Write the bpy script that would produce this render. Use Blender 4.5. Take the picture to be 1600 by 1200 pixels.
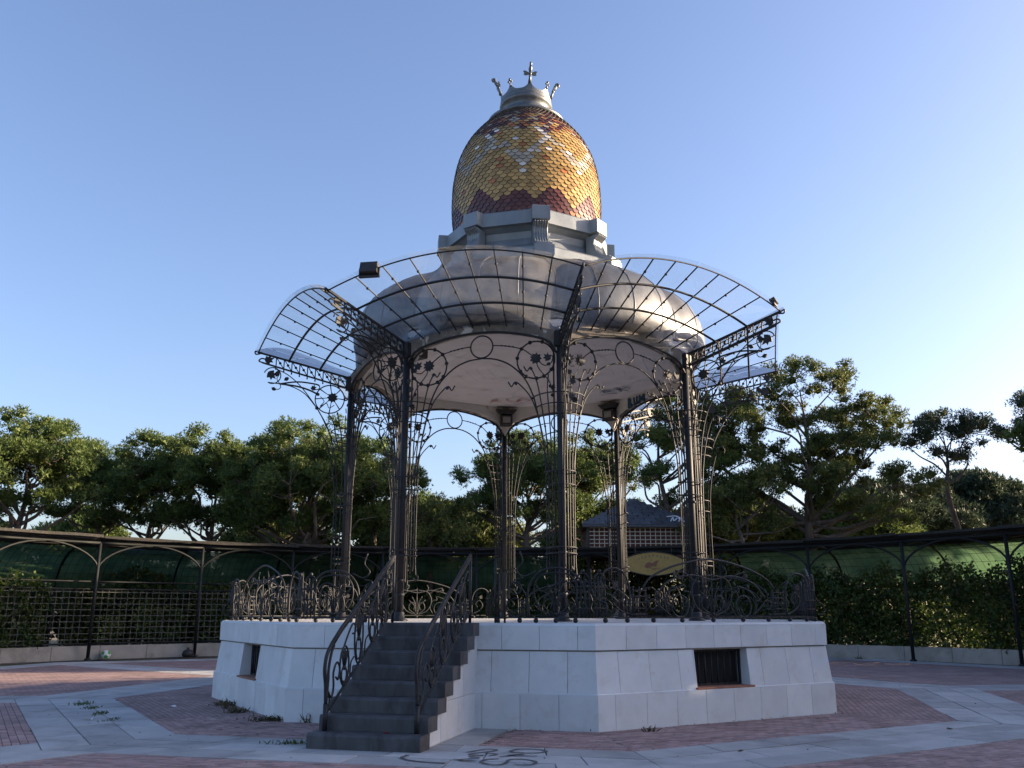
import bpy, math, random
import numpy as np
from mathutils import Vector, Matrix

for o in list(bpy.data.objects):
    bpy.data.objects.remove(o, do_unlink=True)
SC = bpy.context.scene
COL = SC.collection
R = math.radians
PI = math.pi

# ------------------------------------------------------------------ camera
cam_d = bpy.data.cameras.new('camera')
cam = bpy.data.objects.new('camera', cam_d)
COL.objects.link(cam)
CAM = Vector((-0.369, -21.384, 1.762))
TILT = 0.249
cam.location = CAM
cam.rotation_euler = (PI / 2 + TILT, 0, 0)
cam_d.sensor_width = 36
cam_d.lens = 1405.16 / 1600 * 36
cam_d.clip_start = 0.1
cam_d.clip_end = 3000
SC.camera = cam

# ------------------------------------------------------------------ sky and sun
SUN_AZ = R(80)      # from +Y (away from the camera) towards +X (right)
SUN_EL = R(13)
world = bpy.data.worlds.new('World')
SC.world = world
world.use_nodes = True
wn = world.node_tree
for n in list(wn.nodes):
    wn.nodes.remove(n)
sky = wn.nodes.new('ShaderNodeTexSky')
sky.sky_type = 'NISHITA'
sky.sun_disc = False
sky.sun_elevation = SUN_EL
sky.sun_rotation = SUN_AZ
sky.altitude = 200
sky.air_density = 1.0
sky.dust_density = 2.6
sky.ozone_density = 2.6
bg = wn.nodes.new('ShaderNodeBackground')
bg.inputs['Strength'].default_value = 0.095
wo = wn.nodes.new('ShaderNodeOutputWorld')
tint = wn.nodes.new('ShaderNodeMix')      # white balance of the sky light
tint.data_type = 'RGBA'
tint.blend_type = 'MULTIPLY'
tint.inputs[0].default_value = 1.0
tint.inputs[7].default_value = (1.07, 0.965, 1.03, 1)
wn.links.new(sky.outputs[0], tint.inputs[6])
wn.links.new(tint.outputs[2], bg.inputs[0])
wn.links.new(bg.outputs[0], wo.inputs[0])

sun_d = bpy.data.lights.new('sun', 'SUN')
sun_d.energy = 5.0
sun_d.angle = R(0.5)
sun_d.color = (1.0, 0.78, 0.54)
sun = bpy.data.objects.new('sun', sun_d)
COL.objects.link(sun)
sdir = Vector((math.sin(SUN_AZ) * math.cos(SUN_EL), math.cos(SUN_AZ) * math.cos(SUN_EL), math.sin(SUN_EL)))
sun.rotation_euler = sdir.to_track_quat('Z', 'Y').to_euler()
sun.location = sdir * 60

SC.render.engine = 'CYCLES'
SC.render.resolution_x = 1024
SC.render.resolution_y = 768
SC.view_settings.view_transform = 'Standard'
SC.view_settings.look = 'None'
SC.view_settings.gamma = 1
SC.view_settings.use_curve_mapping = False
SC.view_settings.exposure = 1.87
SC.cycles.max_bounces = 8
SC.cycles.transparent_max_bounces = 24

# ------------------------------------------------------------------ materials
def new_mat(name):
    m = bpy.data.materials.new(name)
    m.use_nodes = True
    nt = m.node_tree
    for n in list(nt.nodes):
        nt.nodes.remove(n)
    out = nt.nodes.new('ShaderNodeOutputMaterial')
    return m, nt, out

def N(nt, t, **kw):
    n = nt.nodes.new(t)
    for k, v in kw.items():
        if k.startswith('i_'):
            n.inputs[k[2:].replace('_', ' ')].default_value = v
        else:
            setattr(n, k, v)
    return n

def ramp(nt, fac, stops):
    r = nt.nodes.new('ShaderNodeValToRGB')
    el = r.color_ramp.elements
    el[0].position, el[0].color = stops[0][0], (*stops[0][1], 1)
    el[1].position, el[1].color = stops[-1][0], (*stops[-1][1], 1)
    for p, c in stops[1:-1]:
        e = el.new(p)
        e.color = (*c, 1)
    nt.links.new(fac, r.inputs[0])
    return r

def mulcol(nt, a, b, fac=1.0):
    m = nt.nodes.new('ShaderNodeMix')
    m.data_type = 'RGBA'
    m.blend_type = 'MULTIPLY'
    m.inputs[0].default_value = fac
    nt.links.new(a, m.inputs[6])
    nt.links.new(b, m.inputs[7])
    return m.outputs[2]

def mixcol(nt, fac, a, b):
    m = nt.nodes.new('ShaderNodeMix')
    m.data_type = 'RGBA'
    nt.links.new(fac, m.inputs[0])
    if isinstance(a, tuple):
        m.inputs[6].default_value = (*a, 1)
    else:
        nt.links.new(a, m.inputs[6])
    if isinstance(b, tuple):
        m.inputs[7].default_value = (*b, 1)
    else:
        nt.links.new(b, m.inputs[7])
    return m.outputs[2]

def rnd_val(nt):
    oi = nt.nodes.new('ShaderNodeObjectInfo')
    ge = nt.nodes.new('ShaderNodeNewGeometry')
    a = N(nt, 'ShaderNodeMath', operation='ADD')
    nt.links.new(oi.outputs['Random'], a.inputs[0])
    nt.links.new(ge.outputs['Random Per Island'], a.inputs[1])
    f = N(nt, 'ShaderNodeMath', operation='FRACT')
    nt.links.new(a.outputs[0], f.inputs[0])
    return f.outputs[0]

def noise(nt, scale, detail=4, rough=0.55, vec=None, dist=0.0):
    n = nt.nodes.new('ShaderNodeTexNoise')
    n.inputs['Scale'].default_value = scale
    n.inputs['Detail'].default_value = detail
    n.inputs['Roughness'].default_value = rough
    n.inputs['Distortion'].default_value = dist
    if vec is not None:
        nt.links.new(vec, n.inputs['Vector'])
    return n.outputs[0]

def geo_pos(nt):
    g = nt.nodes.new('ShaderNodeNewGeometry')
    return g.outputs['Position']

def surf(name, stops, scale=3.0, rough=0.7, metal=0.0, piece=0.0, bump=0.0, bscale=40.0, spec=0.5,
         stain=None, stain_scale=1.2, stain_range=(0.5, 0.7), rough_var=0.0, stretch=None, coat=0.0):
    """noise-coloured principled material in world space; piece = per-piece brightness change"""
    m, nt, out = new_mat(name)
    b = nt.nodes.new('ShaderNodeBsdfPrincipled')
    pos = geo_pos(nt)
    if stretch:
        mp = nt.nodes.new('ShaderNodeMapping')
        mp.inputs['Scale'].default_value = stretch
        nt.links.new(pos, mp.inputs[0])
        pos = mp.outputs[0]
    nz = noise(nt, scale, 5, 0.6, pos)
    c = ramp(nt, nz, stops).outputs[0]
    if stain:
        s = noise(nt, stain_scale, 6, 0.65, pos, 0.4)
        r = ramp(nt, s, [(stain_range[0], (0, 0, 0)), (stain_range[1], (1, 1, 1))])
        c = mixcol(nt, r.outputs[0], c, stain)
    if piece:
        rv = rnd_val(nt)
        r = ramp(nt, rv, [(0, (1 - piece,) * 3), (1, (1 + piece * 0.4,) * 3)])
        c = mulcol(nt, c, r.outputs[0])
    nt.links.new(c, b.inputs['Base Color'])
    b.inputs['Metallic'].default_value = metal
    b.inputs['Specular IOR Level'].default_value = spec
    if coat:
        b.inputs['Coat Weight'].default_value = coat
        b.inputs['Coat Roughness'].default_value = 0.15
    if rough_var:
        rr = N(nt, 'ShaderNodeMapRange')
        rr.inputs[3].default_value = max(0.05, rough - rough_var)
        rr.inputs[4].default_value = min(1, rough + rough_var)
        nt.links.new(nz, rr.inputs[0])
        nt.links.new(rr.outputs[0], b.inputs['Roughness'])
    else:
        b.inputs['Roughness'].default_value = rough
    if bump:
        bn = noise(nt, bscale, 4, 0.6, pos)
        bu = nt.nodes.new('ShaderNodeBump')
        bu.inputs['Strength'].default_value = bump
        bu.inputs['Distance'].default_value = 0.02
        nt.links.new(bn, bu.inputs['Height'])
        nt.links.new(bu.outputs[0], b.inputs['Normal'])
    nt.links.new(b.outputs[0], out.inputs[0])
    return m

def leaf_mat(name, c1, c2, c3, trans=0.35, rough=0.55):
    m, nt, out = new_mat(name)
    ge = nt.nodes.new('ShaderNodeNewGeometry')
    nz = noise(nt, 0.9, 3, 0.6, ge.outputs['Position'])
    a = N(nt, 'ShaderNodeMath', operation='ADD')
    k = N(nt, 'ShaderNodeMath', operation='MULTIPLY')
    k.inputs[1].default_value = 0.45
    nt.links.new(ge.outputs['Random Per Island'], k.inputs[0])
    nt.links.new(nz, a.inputs[0])
    nt.links.new(k.outputs[0], a.inputs[1])
    c = ramp(nt, a.outputs[0], [(0.45, c1), (0.72, c2), (0.98, c3)]).outputs[0]
    b = nt.nodes.new('ShaderNodeBsdfPrincipled')
    b.inputs['Roughness'].default_value = rough
    b.inputs['Specular IOR Level'].default_value = 0.3
    nt.links.new(c, b.inputs['Base Color'])
    t = nt.nodes.new('ShaderNodeBsdfTranslucent')
    nt.links.new(c, t.inputs[0])
    mx = nt.nodes.new('ShaderNodeMixShader')
    mx.inputs[0].default_value = trans
    nt.links.new(b.outputs[0], mx.inputs[1])
    nt.links.new(t.outputs[0], mx.inputs[2])
    nt.links.new(mx.outputs[0], out.inputs[0])
    return m

M = {}
M['iron'] = surf('painted_iron', [(0.3, (0.009, 0.010, 0.0125)), (0.7, (0.019, 0.020, 0.0235))], 9, 0.56, 0.0, spec=0.36, bump=0.2, bscale=90,
                 stain=(0.028, 0.022, 0.019), stain_scale=6, stain_range=(0.6, 0.8))
M['zinc'] = surf('weathered_zinc', [(0.3, (0.15, 0.172, 0.19)), (0.7, (0.235, 0.258, 0.275))], 2.2, 0.48, 0.4, bump=0.12, bscale=7,
                 stain=(0.16, 0.15, 0.14), stain_scale=0.9, stain_range=(0.52, 0.78), rough_var=0.12, stretch=(1, 1, 0.45))
M['roofzinc'] = surf('old_roof_zinc', [(0.25, (0.10, 0.102, 0.105)), (0.75, (0.22, 0.22, 0.218))], 1.6, 0.44, 0.6, bump=0.5, bscale=2.2,
                     stain=(0.10, 0.085, 0.07), stain_scale=1.3, stain_range=(0.5, 0.75), rough_var=0.12, stretch=(1, 1, 0.5))
M['darkzinc'] = surf('dark_zinc', [(0.3, (0.10, 0.115, 0.125)), (0.7, (0.17, 0.185, 0.195))], 6, 0.45, 0.5, bump=0.1, bscale=9)
M['white'] = surf('white_render', [(0.25, (0.53, 0.56, 0.58)), (0.75, (0.63, 0.655, 0.67))], 2.5, 0.82, piece=0.09, bump=0.25, bscale=160,
                  stain=(0.47, 0.45, 0.42), stain_scale=3.1, stain_range=(0.55, 0.85))
M['joint'] = surf('dark_mortar', [(0.3, (0.05, 0.05, 0.05)), (0.7, (0.09, 0.085, 0.08))], 8, 0.95)
M['wallcore'] = surf('wall_mortar', [(0.3, (0.20, 0.19, 0.18)), (0.7, (0.28, 0.27, 0.25))], 8, 0.95)
M['step'] = surf('dark_step_stone', [(0.3, (0.034, 0.036, 0.041)), (0.7, (0.085, 0.088, 0.096))], 3.5, 0.6, piece=0.14, bump=0.3, bscale=60,
                 stain=(0.020, 0.020, 0.023), stain_scale=3.0, stain_range=(0.5, 0.7), stretch=(1, 1, 0.35))
M['slab'] = surf('paving_concrete', [(0.25, (0.33, 0.335, 0.34)), (0.75, (0.45, 0.45, 0.445))], 2.2, 0.85, piece=0.22, bump=0.3, bscale=120,
                 stain=(0.23, 0.23, 0.225), stain_scale=0.8, stain_range=(0.5, 0.72))
M['brick'] = surf('paving_brick', [(0.25, (0.29, 0.19, 0.18)), (0.75, (0.40, 0.27, 0.25))], 3, 0.85, piece=0.3, bump=0.3, bscale=90,
                  stain=(0.15, 0.09, 0.085), stain_scale=1.1, stain_range=(0.5, 0.75))
M['ceiling'] = surf('ceiling_paint', [(0.3, (0.56, 0.52, 0.51)), (0.7, (0.65, 0.605, 0.59))], 2.0, 0.8, piece=0.05, bump=0.15, bscale=20,
                    stain=(0.33, 0.29, 0.27), stain_scale=2.2, stain_range=(0.58, 0.82))
M['fascia'] = surf('fascia_paint', [(0.3, (0.46, 0.44, 0.41)), (0.7, (0.58, 0.55, 0.52))], 2.0, 0.8, bump=0.2, bscale=25,
                   stain=(0.16, 0.10, 0.07), stain_scale=2.1, stain_range=(0.62, 0.72))
M['band'] = surf('peeling_band', [(0.3, (0.10, 0.085, 0.07)), (0.7, (0.22, 0.19, 0.16))], 4.0, 0.8, bump=0.5, bscale=14,
                 stain=(0.52, 0.50, 0.46), stain_scale=2.6, stain_range=(0.56, 0.62))
M['curb'] = surf('curb_concrete', [(0.25, (0.25, 0.23, 0.20)), (0.75, (0.36, 0.33, 0.29))], 1.5, 0.9, bump=0.3, bscale=50,
                 stain=(0.15, 0.14, 0.12), stain_scale=0.9, stain_range=(0.5, 0.72))
M['soil'] = surf('dry_soil', [(0.3, (0.09, 0.07, 0.045)), (0.7, (0.17, 0.135, 0.09))], 0.8, 0.95, bump=0.5, bscale=5,
                 stain=(0.07, 0.08, 0.035), stain_scale=0.25, stain_range=(0.45, 0.6))
M['bark'] = surf('pine_bark', [(0.3, (0.055, 0.042, 0.034)), (0.7, (0.15, 0.115, 0.09))], 5, 0.9, bump=0.8, bscale=14, stretch=(1, 1, 0.35))
M['slate'] = surf('slate_roof', [(0.3, (0.045, 0.05, 0.06)), (0.7, (0.075, 0.08, 0.095))], 6, 0.6, piece=0.3)
M['redwall'] = surf('red_brick_wall', [(0.3, (0.085, 0.032, 0.024)), (0.7, (0.13, 0.05, 0.035))], 8, 0.85, piece=0.2)
M['wood'] = surf('pale_lattice_wood', [(0.3, (0.42, 0.37, 0.29)), (0.7, (0.55, 0.49, 0.39))], 12, 0.8)
M['wire'] = surf('grey_lattice', [(0.3, (0.085, 0.085, 0.08)), (0.7, (0.15, 0.15, 0.135))], 12, 0.7)
M['cane'] = surf('old_cane_mat', [(0.3, (0.012, 0.0115, 0.010)), (0.7, (0.034, 0.031, 0.026))], 10, 0.9, piece=0.4)
M['darkmetal'] = surf('dark_green_metal', [(0.3, (0.007, 0.009, 0.009)), (0.7, (0.014, 0.016, 0.016))], 6, 0.6, spec=0.25)
M['black'] = surf('matt_black', [(0.3, (0.012, 0.012, 0.013)), (0.7, (0.028, 0.027, 0.028))], 10, 0.6)
M['void'] = surf('dark_void', [(0.3, (0.008, 0.008, 0.009)), (0.7, (0.014, 0.014, 0.015))], 10, 0.9)
M['sill'] = surf('terracotta_sill', [(0.3, (0.20, 0.085, 0.055)), (0.7, (0.30, 0.13, 0.085))], 8, 0.8)
M['yellow'] = surf('sign_yellow', [(0.3, (0.27, 0.185, 0.05)), (0.7, (0.36, 0.25, 0.075))], 6, 0.6, stain=(0.27, 0.19, 0.07), stain_scale=9, stain_range=(0.6, 0.72))
M['signbrown'] = surf('sign_brown', [(0.3, (0.15, 0.06, 0.03)), (0.7, (0.2, 0.085, 0.045))], 8, 0.6)
M['sprayblue'] = surf('blue_spray', [(0.3, (0.012, 0.05, 0.09)), (0.7, (0.02, 0.08, 0.13))], 8, 0.7)
M['sprayred'] = surf('red_spray', [(0.3, (0.30, 0.09, 0.06)), (0.7, (0.38, 0.14, 0.10))], 8, 0.7)
M['sprayblack'] = surf('black_spray', [(0.3, (0.055, 0.06, 0.068)), (0.7, (0.10, 0.105, 0.112))], 8, 0.8)
M['spraywhite'] = surf('white_spray', [(0.3, (0.6, 0.62, 0.66)), (0.7, (0.75, 0.76, 0.8))], 8, 0.7)
M['paper'] = surf('litter_paper', [(0.3, (0.6, 0.6, 0.58)), (0.7, (0.75, 0.75, 0.72))], 8, 0.8)
M['redlitter'] = surf('red_litter', [(0.3, (0.5, 0.04, 0.04)), (0.7, (0.6, 0.07, 0.06))], 8, 0.6)
M['bluetarp'] = surf('blue_grey_roof', [(0.3, (0.10, 0.14, 0.18)), (0.7, (0.16, 0.21, 0.26))], 3, 0.6)
M['ballgreen'] = surf('ball_green', [(0.3, (0.06, 0.26, 0.05)), (0.7, (0.10, 0.36, 0.08))], 8, 0.5)
M['pine'] = leaf_mat('pine_needles', (0.036, 0.064, 0.020), (0.084, 0.130, 0.034), (0.165, 0.200, 0.050), 0.36)
M['pine2'] = leaf_mat('pine_needles_dry', (0.042, 0.064, 0.021), (0.096, 0.125, 0.034), (0.180, 0.188, 0.052), 0.36)
M['farpine'] = leaf_mat('far_needles', (0.030, 0.048, 0.030), (0.045, 0.068, 0.038), (0.075, 0.095, 0.048), 0.25)
M['ivy'] = leaf_mat('ivy_leaves', (0.016, 0.030, 0.010), (0.036, 0.062, 0.015), (0.085, 0.12, 0.025), 0.35, 0.45)
M['shrub'] = leaf_mat('shrub_leaves', (0.022, 0.038, 0.012), (0.058, 0.085, 0.02), (0.13, 0.145, 0.035), 0.4)
M['grass'] = leaf_mat('weed_blades', (0.03, 0.05, 0.015), (0.06, 0.10, 0.02), (0.11, 0.14, 0.04), 0.35)
M['dryweed'] = leaf_mat('dry_weed', (0.035, 0.035, 0.018), (0.07, 0.06, 0.03), (0.12, 0.10, 0.05), 0.3)

TILE = {}
for nm, a, b in (('ochre', (0.34, 0.205, 0.06), (0.46, 0.30, 0.105)), ('maroon', (0.075, 0.02, 0.016), (0.125, 0.035, 0.025)),
                 ('grey', (0.30, 0.26, 0.20), (0.42, 0.37, 0.29)), ('white', (0.62, 0.58, 0.52), (0.75, 0.71, 0.66)),
                 ('orange', (0.33, 0.11, 0.03), (0.44, 0.16, 0.05)), ('plum', (0.05, 0.03, 0.05), (0.085, 0.05, 0.08))):
    TILE[nm] = surf('glazed_tile_' + nm, [(0.3, a), (0.7, b)], 5, 0.36, piece=0.35, spec=0.5, rough_var=0.1)

def glass_material():
    m, nt, out = new_mat('dusty_glass')
    tr = nt.nodes.new('ShaderNodeBsdfTransparent')
    tr.inputs[0].default_value = (0.93, 0.95, 0.95, 1)
    gl = nt.nodes.new('ShaderNodeBsdfGlossy')
    gl.inputs['Roughness'].default_value = 0.03
    fr = nt.nodes.new('ShaderNodeFresnel')
    fr.inputs['IOR'].default_value = 1.5
    mx = nt.nodes.new('ShaderNodeMixShader')
    nt.links.new(fr.outputs[0], mx.inputs[0])
    nt.links.new(tr.outputs[0], mx.inputs[1])
    nt.links.new(gl.outputs[0], mx.inputs[2])
    df = nt.nodes.new('ShaderNodeBsdfDiffuse')
    df.inputs[0].default_value = (0.6, 0.58, 0.54, 1)
    tl = nt.nodes.new('ShaderNodeBsdfTranslucent')
    tl.inputs[0].default_value = (0.6, 0.58, 0.54, 1)
    dm = nt.nodes.new('ShaderNodeMixShader')
    nt.links.new(df.outputs[0], dm.inputs[1])
    nt.links.new(tl.outputs[0], dm.inputs[2])
    nz = noise(nt, 2.2, 6, 0.65, geo_pos(nt), 0.5)
    rr = ramp(nt, nz, [(0.35, (0.02,) * 3), (0.72, (0.15,) * 3)])
    m2 = nt.nodes.new('ShaderNodeMixShader')
    nt.links.new(rr.outputs[0], m2.inputs[0])
    nt.links.new(mx.outputs[0], m2.inputs[1])
    nt.links.new(dm.outputs[0], m2.inputs[2])
    nt.links.new(m2.outputs[0], out.inputs[0])
    return m
M['glass'] = glass_material()

def net_material():
    m, nt, out = new_mat('green_shade_net')
    tr = nt.nodes.new('ShaderNodeBsdfTransparent')
    tl = nt.nodes.new('ShaderNodeBsdfTranslucent')
    df = nt.nodes.new('ShaderNodeBsdfDiffuse')
    nz = noise(nt, 1.5, 3, 0.5, geo_pos(nt))
    c = ramp(nt, nz, [(0.3, (0.045, 0.10, 0.055)), (0.7, (0.10, 0.17, 0.09))]).outputs[0]
    nt.links.new(c, tl.inputs[0])
    nt.links.new(c, df.inputs[0])
    a = nt.nodes.new('ShaderNodeMixShader')
    a.inputs[0].default_value = 0.6
    nt.links.new(df.outputs[0], a.inputs[1])
    nt.links.new(tl.outputs[0], a.inputs[2])
    b = nt.nodes.new('ShaderNodeMixShader')
    b.inputs[0].default_value = 0.93
    nt.links.new(tr.outputs[0], b.inputs[1])
    nt.links.new(a.outputs[0], b.inputs[2])
    nt.links.new(b.outputs[0], out.inputs[0])
    return m
M['net'] = net_material()

def brick_sheet_material():
    m, nt, out = new_mat('brick_paving_far')
    b = nt.nodes.new('ShaderNodeBsdfPrincipled')
    b.inputs['Roughness'].default_value = 0.85
    bt = nt.nodes.new('ShaderNodeTexBrick')
    bt.inputs['Color1'].default_value = (0.28, 0.18, 0.17, 1)
    bt.inputs['Color2'].default_value = (0.39, 0.26, 0.24, 1)
    bt.inputs['Mortar'].default_value = (0.11, 0.085, 0.08, 1)
    bt.inputs['Scale'].default_value = 1.0
    bt.inputs['Brick Width'].default_value = 0.212
    bt.inputs['Row Height'].default_value = 0.106
    bt.inputs['Mortar Size'].default_value = 0.008
    tc = nt.nodes.new('ShaderNodeTexCoord')
    nt.links.new(tc.outputs['UV'], bt.inputs['Vector'])
    nz = noise(nt, 1.1, 5, 0.6, geo_pos(nt))
    r = ramp(nt, nz, [(0.35, (0.65,) * 3), (0.65, (1.0,) * 3)])
    c = mulcol(nt, bt.outputs[0], r.outputs[0])
    nt.links.new(c, b.inputs['Base Color'])
    nt.links.new(b.outputs[0], out.inputs[0])
    return m
M['bricksheet'] = brick_sheet_material()

# ------------------------------------------------------------------ mesh helpers
class MB:
    def __init__(self):
        self.v, self.f, self.m, self.s = [], [], [], []

    def add(self, vs, fs, mi=0, smooth=False):
        o = len(self.v)
        self.v.extend(vs)
        for f in fs:
            self.f.append(tuple(i + o for i in f))
            self.m.append(mi)
            self.s.append(smooth)

    def tube(self, pts, r, n=6, closed=False, mi=0, flat=None):
        P = [Vector(p) for p in pts]
        k = len(P)
        rs = r if isinstance(r, (list, tuple)) else [r] * k
        T = []
        for i in range(k):
            if closed:
                t = P[(i + 1) % k] - P[i - 1]
            else:
                t = P[min(i + 1, k - 1)] - P[max(i - 1, 0)]
            T.append(t.normalized() if t.length > 1e-9 else Vector((0, 0, 1)))
        t0 = T[0]
        u = t0.cross(Vector((0, 0, 1)))
        if u.length < 0.05:
            u = t0.cross(Vector((1, 0, 0)))
        u.normalize()
        vs, fs = [], []
        for i in range(k):
            t = T[i]
            u = u - t * u.dot(t)
            if u.length < 1e-6:
                u = t.orthogonal()
            u.normalize()
            w = t.cross(u)
            for j in range(n):
                a = 2 * PI * (j + 0.5) / n
                vs.append(tuple(P[i] + (u * math.cos(a) + w * math.sin(a)) * rs[i]))
        rng = k if closed else k - 1
        for i in range(rng):
            for j in range(n):
                a, b = i * n + j, i * n + (j + 1) % n
                c, d = ((i + 1) % k) * n + (j + 1) % n, ((i + 1) % k) * n + j
                fs.append((a, b, c, d))
        if not closed:
            fs.append(tuple(range(n - 1, -1, -1)))
            fs.append(tuple((k - 1) * n + j for j in range(n)))
        self.add(vs, fs, mi, n > 4)

    def box(self, c, s, rotz=0.0, mi=0, bev=0.0):
        x, y, z = s[0] / 2, s[1] / 2, s[2] / 2
        ca, sa = math.cos(rotz), math.sin(rotz)
        def tf(p):
            return (c[0] + p[0] * ca - p[1] * sa, c[1] + p[0] * sa + p[1] * ca, c[2] + p[2])
        if bev <= 0:
            vs = [tf(p) for p in ((-x, -y, -z), (x, -y, -z), (x, y, -z), (-x, y, -z), (-x, -y, z), (x, -y, z), (x, y, z), (-x, y, z))]
            fs = [(0, 3, 2, 1), (4, 5, 6, 7), (0, 1, 5, 4), (1, 2, 6, 5), (2, 3, 7, 6), (3, 0, 4, 7)]
            self.add(vs, fs, mi)
        else:
            b = bev
            vs = []
            for (zz, e) in ((-z, b), (-z + b, 0), (z - b, 0), (z, b)):
                vs += [tf(p) for p in ((-x + e, -y + e, zz), (x - e, -y + e, zz), (x - e, y - e, zz), (-x + e, y - e, zz))]
            fs = [(3, 2, 1, 0), (12, 13, 14, 15)]
            for l in range(3):
                for j in range(4):
                    fs.append((l * 4 + j, l * 4 + (j + 1) % 4, l * 4 + 4 + (j + 1) % 4, l * 4 + 4 + j))
            self.add(vs, fs, mi)

    def ball(self, c, r, n=8, m=5, mi=0, sz=1.0):
        vs = [(c[0], c[1], c[2] - r * sz)]
        for i in range(1, m):
            a = -PI / 2 + PI * i / m
            for j in range(n):
                b = 2 * PI * j / n
                vs.append((c[0] + r * math.cos(a) * math.cos(b), c[1] + r * math.cos(a) * math.sin(b), c[2] + r * sz * math.sin(a)))
        vs.append((c[0], c[1], c[2] + r * sz))
        fs = []
        for j in range(n):
            fs.append((0, 1 + (j + 1) % n, 1 + j))
        for i in range(m - 2):
            for j in range(n):
                a = 1 + i * n
                fs.append((a + j, a + (j + 1) % n, a + n + (j + 1) % n, a + n + j))
        a = 1 + (m - 2) * n
        for j in range(n):
            fs.append((a + j, a + (j + 1) % n, len(vs) - 1))
        self.add(vs, fs, mi, True)

    def lathe(self, prof, n=32, c=(0, 0), a0=0.0, mi=0, smooth=True, cap=True):
        vs, fs = [], []
        for (r, z) in prof:
            for j in range(n):
                a = a0 + 2 * PI * j / n
                vs.append((c[0] + r * math.sin(a), c[1] - r * math.cos(a), z))
        for i in range(len(prof) - 1):
            for j in range(n):
                fs.append((i * n + j, i * n + (j + 1) % n, (i + 1) * n + (j + 1) % n, (i + 1) * n + j))
        self.add(vs, fs, mi, smooth)
        if cap:
            self.add(vs[:n], [tuple(range(n - 1, -1, -1))], mi)
            self.add(vs[-n:], [tuple(range(n))], mi)

    def prism(self, poly, o, ux, uy, d, mi=0):
        """polygon (a,b) in the plane o + a*ux + b*uy, extruded +-d/2 along the normal"""
        o, ux, uy = Vector(o), Vector(ux), Vector(uy)
        nn = ux.cross(uy).normalized()
        k = len(poly)
        f = [tuple(o + ux * a + uy * b + nn * (d / 2)) for a, b in poly]
        g = [tuple(o + ux * a + uy * b - nn * (d / 2)) for a, b in poly]
        fs = [tuple(range(k)), tuple(range(2 * k - 1, k - 1, -1))]
        for i in range(k):
            j = (i + 1) % k
            fs.append((j, i, k + i, k + j))
        self.add(f + g, fs, mi)

    def slab4(self, q, nrm, d, mi=0):
        """four corners of the outer face, counter-clockwise seen from outside; thickness d inwards"""
        nrm = Vector(nrm)
        a = [Vector(p) for p in q]
        b = [p - nrm * d for p in a]
        self.add([tuple(p) for p in a + b], [(0, 1, 2, 3), (7, 6, 5, 4), (1, 0, 4, 5), (2, 1, 5, 6), (3, 2, 6, 7), (0, 3, 7, 4)], mi)

    def mesh(self, name, mats):
        me = bpy.data.meshes.new(name)
        me.from_pydata(self.v, [], self.f)
        if not isinstance(mats, (list, tuple)):
            mats = [mats]
        for m in mats:
            me.materials.append(m)
        me.polygons.foreach_set('material_index', self.m)
        me.polygons.foreach_set('use_smooth', self.s)
        me.update()
        return me

    def build(self, name, mats, parent=None):
        return link(name, self.mesh(name, mats), parent)

def link(name, me, parent=None, loc=None, rotz=None, scale=None):
    o = bpy.data.objects.new(name, me)
    COL.objects.link(o)
    if parent is not None:
        o.parent = parent
    if loc is not None:
        o.location = loc
    if rotz is not None:
        o.rotation_euler = (0, 0, rotz)
    if scale is not None:
        o.scale = scale
    return o

def empty(name, loc=(0, 0, 0), rotz=0.0, parent=None):
    o = link(name, None, parent, loc, rotz)
    o.empty_display_size = 0.3
    return o

def tag(o, label, cat, group=None):
    o['label'] = label
    o['category'] = cat
    if group:
        o['group'] = group
    return o

def kind(o, k):
    o['kind'] = k
    return o

def copy_tree(src, parent, rotz=None):
    c = src.copy()
    COL.objects.link(c)
    c.parent = parent
    if rotz is not None:
        c.rotation_euler = (0, 0, rotz)
    for ch in list(src.children):
        copy_tree(ch, c)
    return c

def smooth_pts(P, n=6):
    """Catmull-Rom through the points"""
    P = [np.array(p, float) for p in P]
    P = [2 * P[0] - P[1]] + P + [2 * P[-1] - P[-2]]
    out = []
    for i in range(1, len(P) - 2):
        for k in range(n):
            t = k / n
            a, b, c, d = P[i - 1], P[i], P[i + 1], P[i + 2]
            out.append(tuple(0.5 * (2 * b + (c - a) * t + (2 * a - 5 * b + 4 * c - d) * t * t + (3 * b - a - 3 * c + d) * t ** 3)))
    out.append(tuple(P[-2]))
    return out

def arc2(cx, cz, r, a0, a1, n=14, rz=None):
    rz = r if rz is None else rz
    return [(cx + r * math.cos(R(a0 + (a1 - a0) * i / n)), cz + rz * math.sin(R(a0 + (a1 - a0) * i / n))) for i in range(n + 1)]

def spiral(cx, cz, r0, r1, a0, a1, n=16):
    return [(cx + (r0 + (r1 - r0) * i / n) * math.cos(R(a0 + (a1 - a0) * i / n)), cz + (r0 + (r1 - r0) * i / n) * math.sin(R(a0 + (a1 - a0) * i / n))) for i in range(n + 1)]

def star(k, r0, r1):
    return [((r0 if i % 2 == 0 else r1) * math.cos(PI * i / k), (r0 if i % 2 == 0 else r1) * math.sin(PI * i / k)) for i in range(2 * k)]

LEAF = [(0, -0.5), (0.22, -0.42), (0.5, -0.2), (0.3, -0.02), (0.42, 0.28), (0.14, 0.2), (0, 0.55), (-0.14, 0.2), (-0.42, 0.28), (-0.3, -0.02), (-0.5, -0.2), (-0.22, -0.42)]
BUD = [(0, -0.5), (0.36, -0.1), (0.25, 0.3), (0, 0.5), (-0.25, 0.3), (-0.36, -0.1)]

def rotpoly(poly, ang, s):
    c, sn = math.cos(ang) * s, math.sin(ang) * s
    return [(a * c - b * sn, a * sn + b * c) for a, b in poly]

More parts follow.
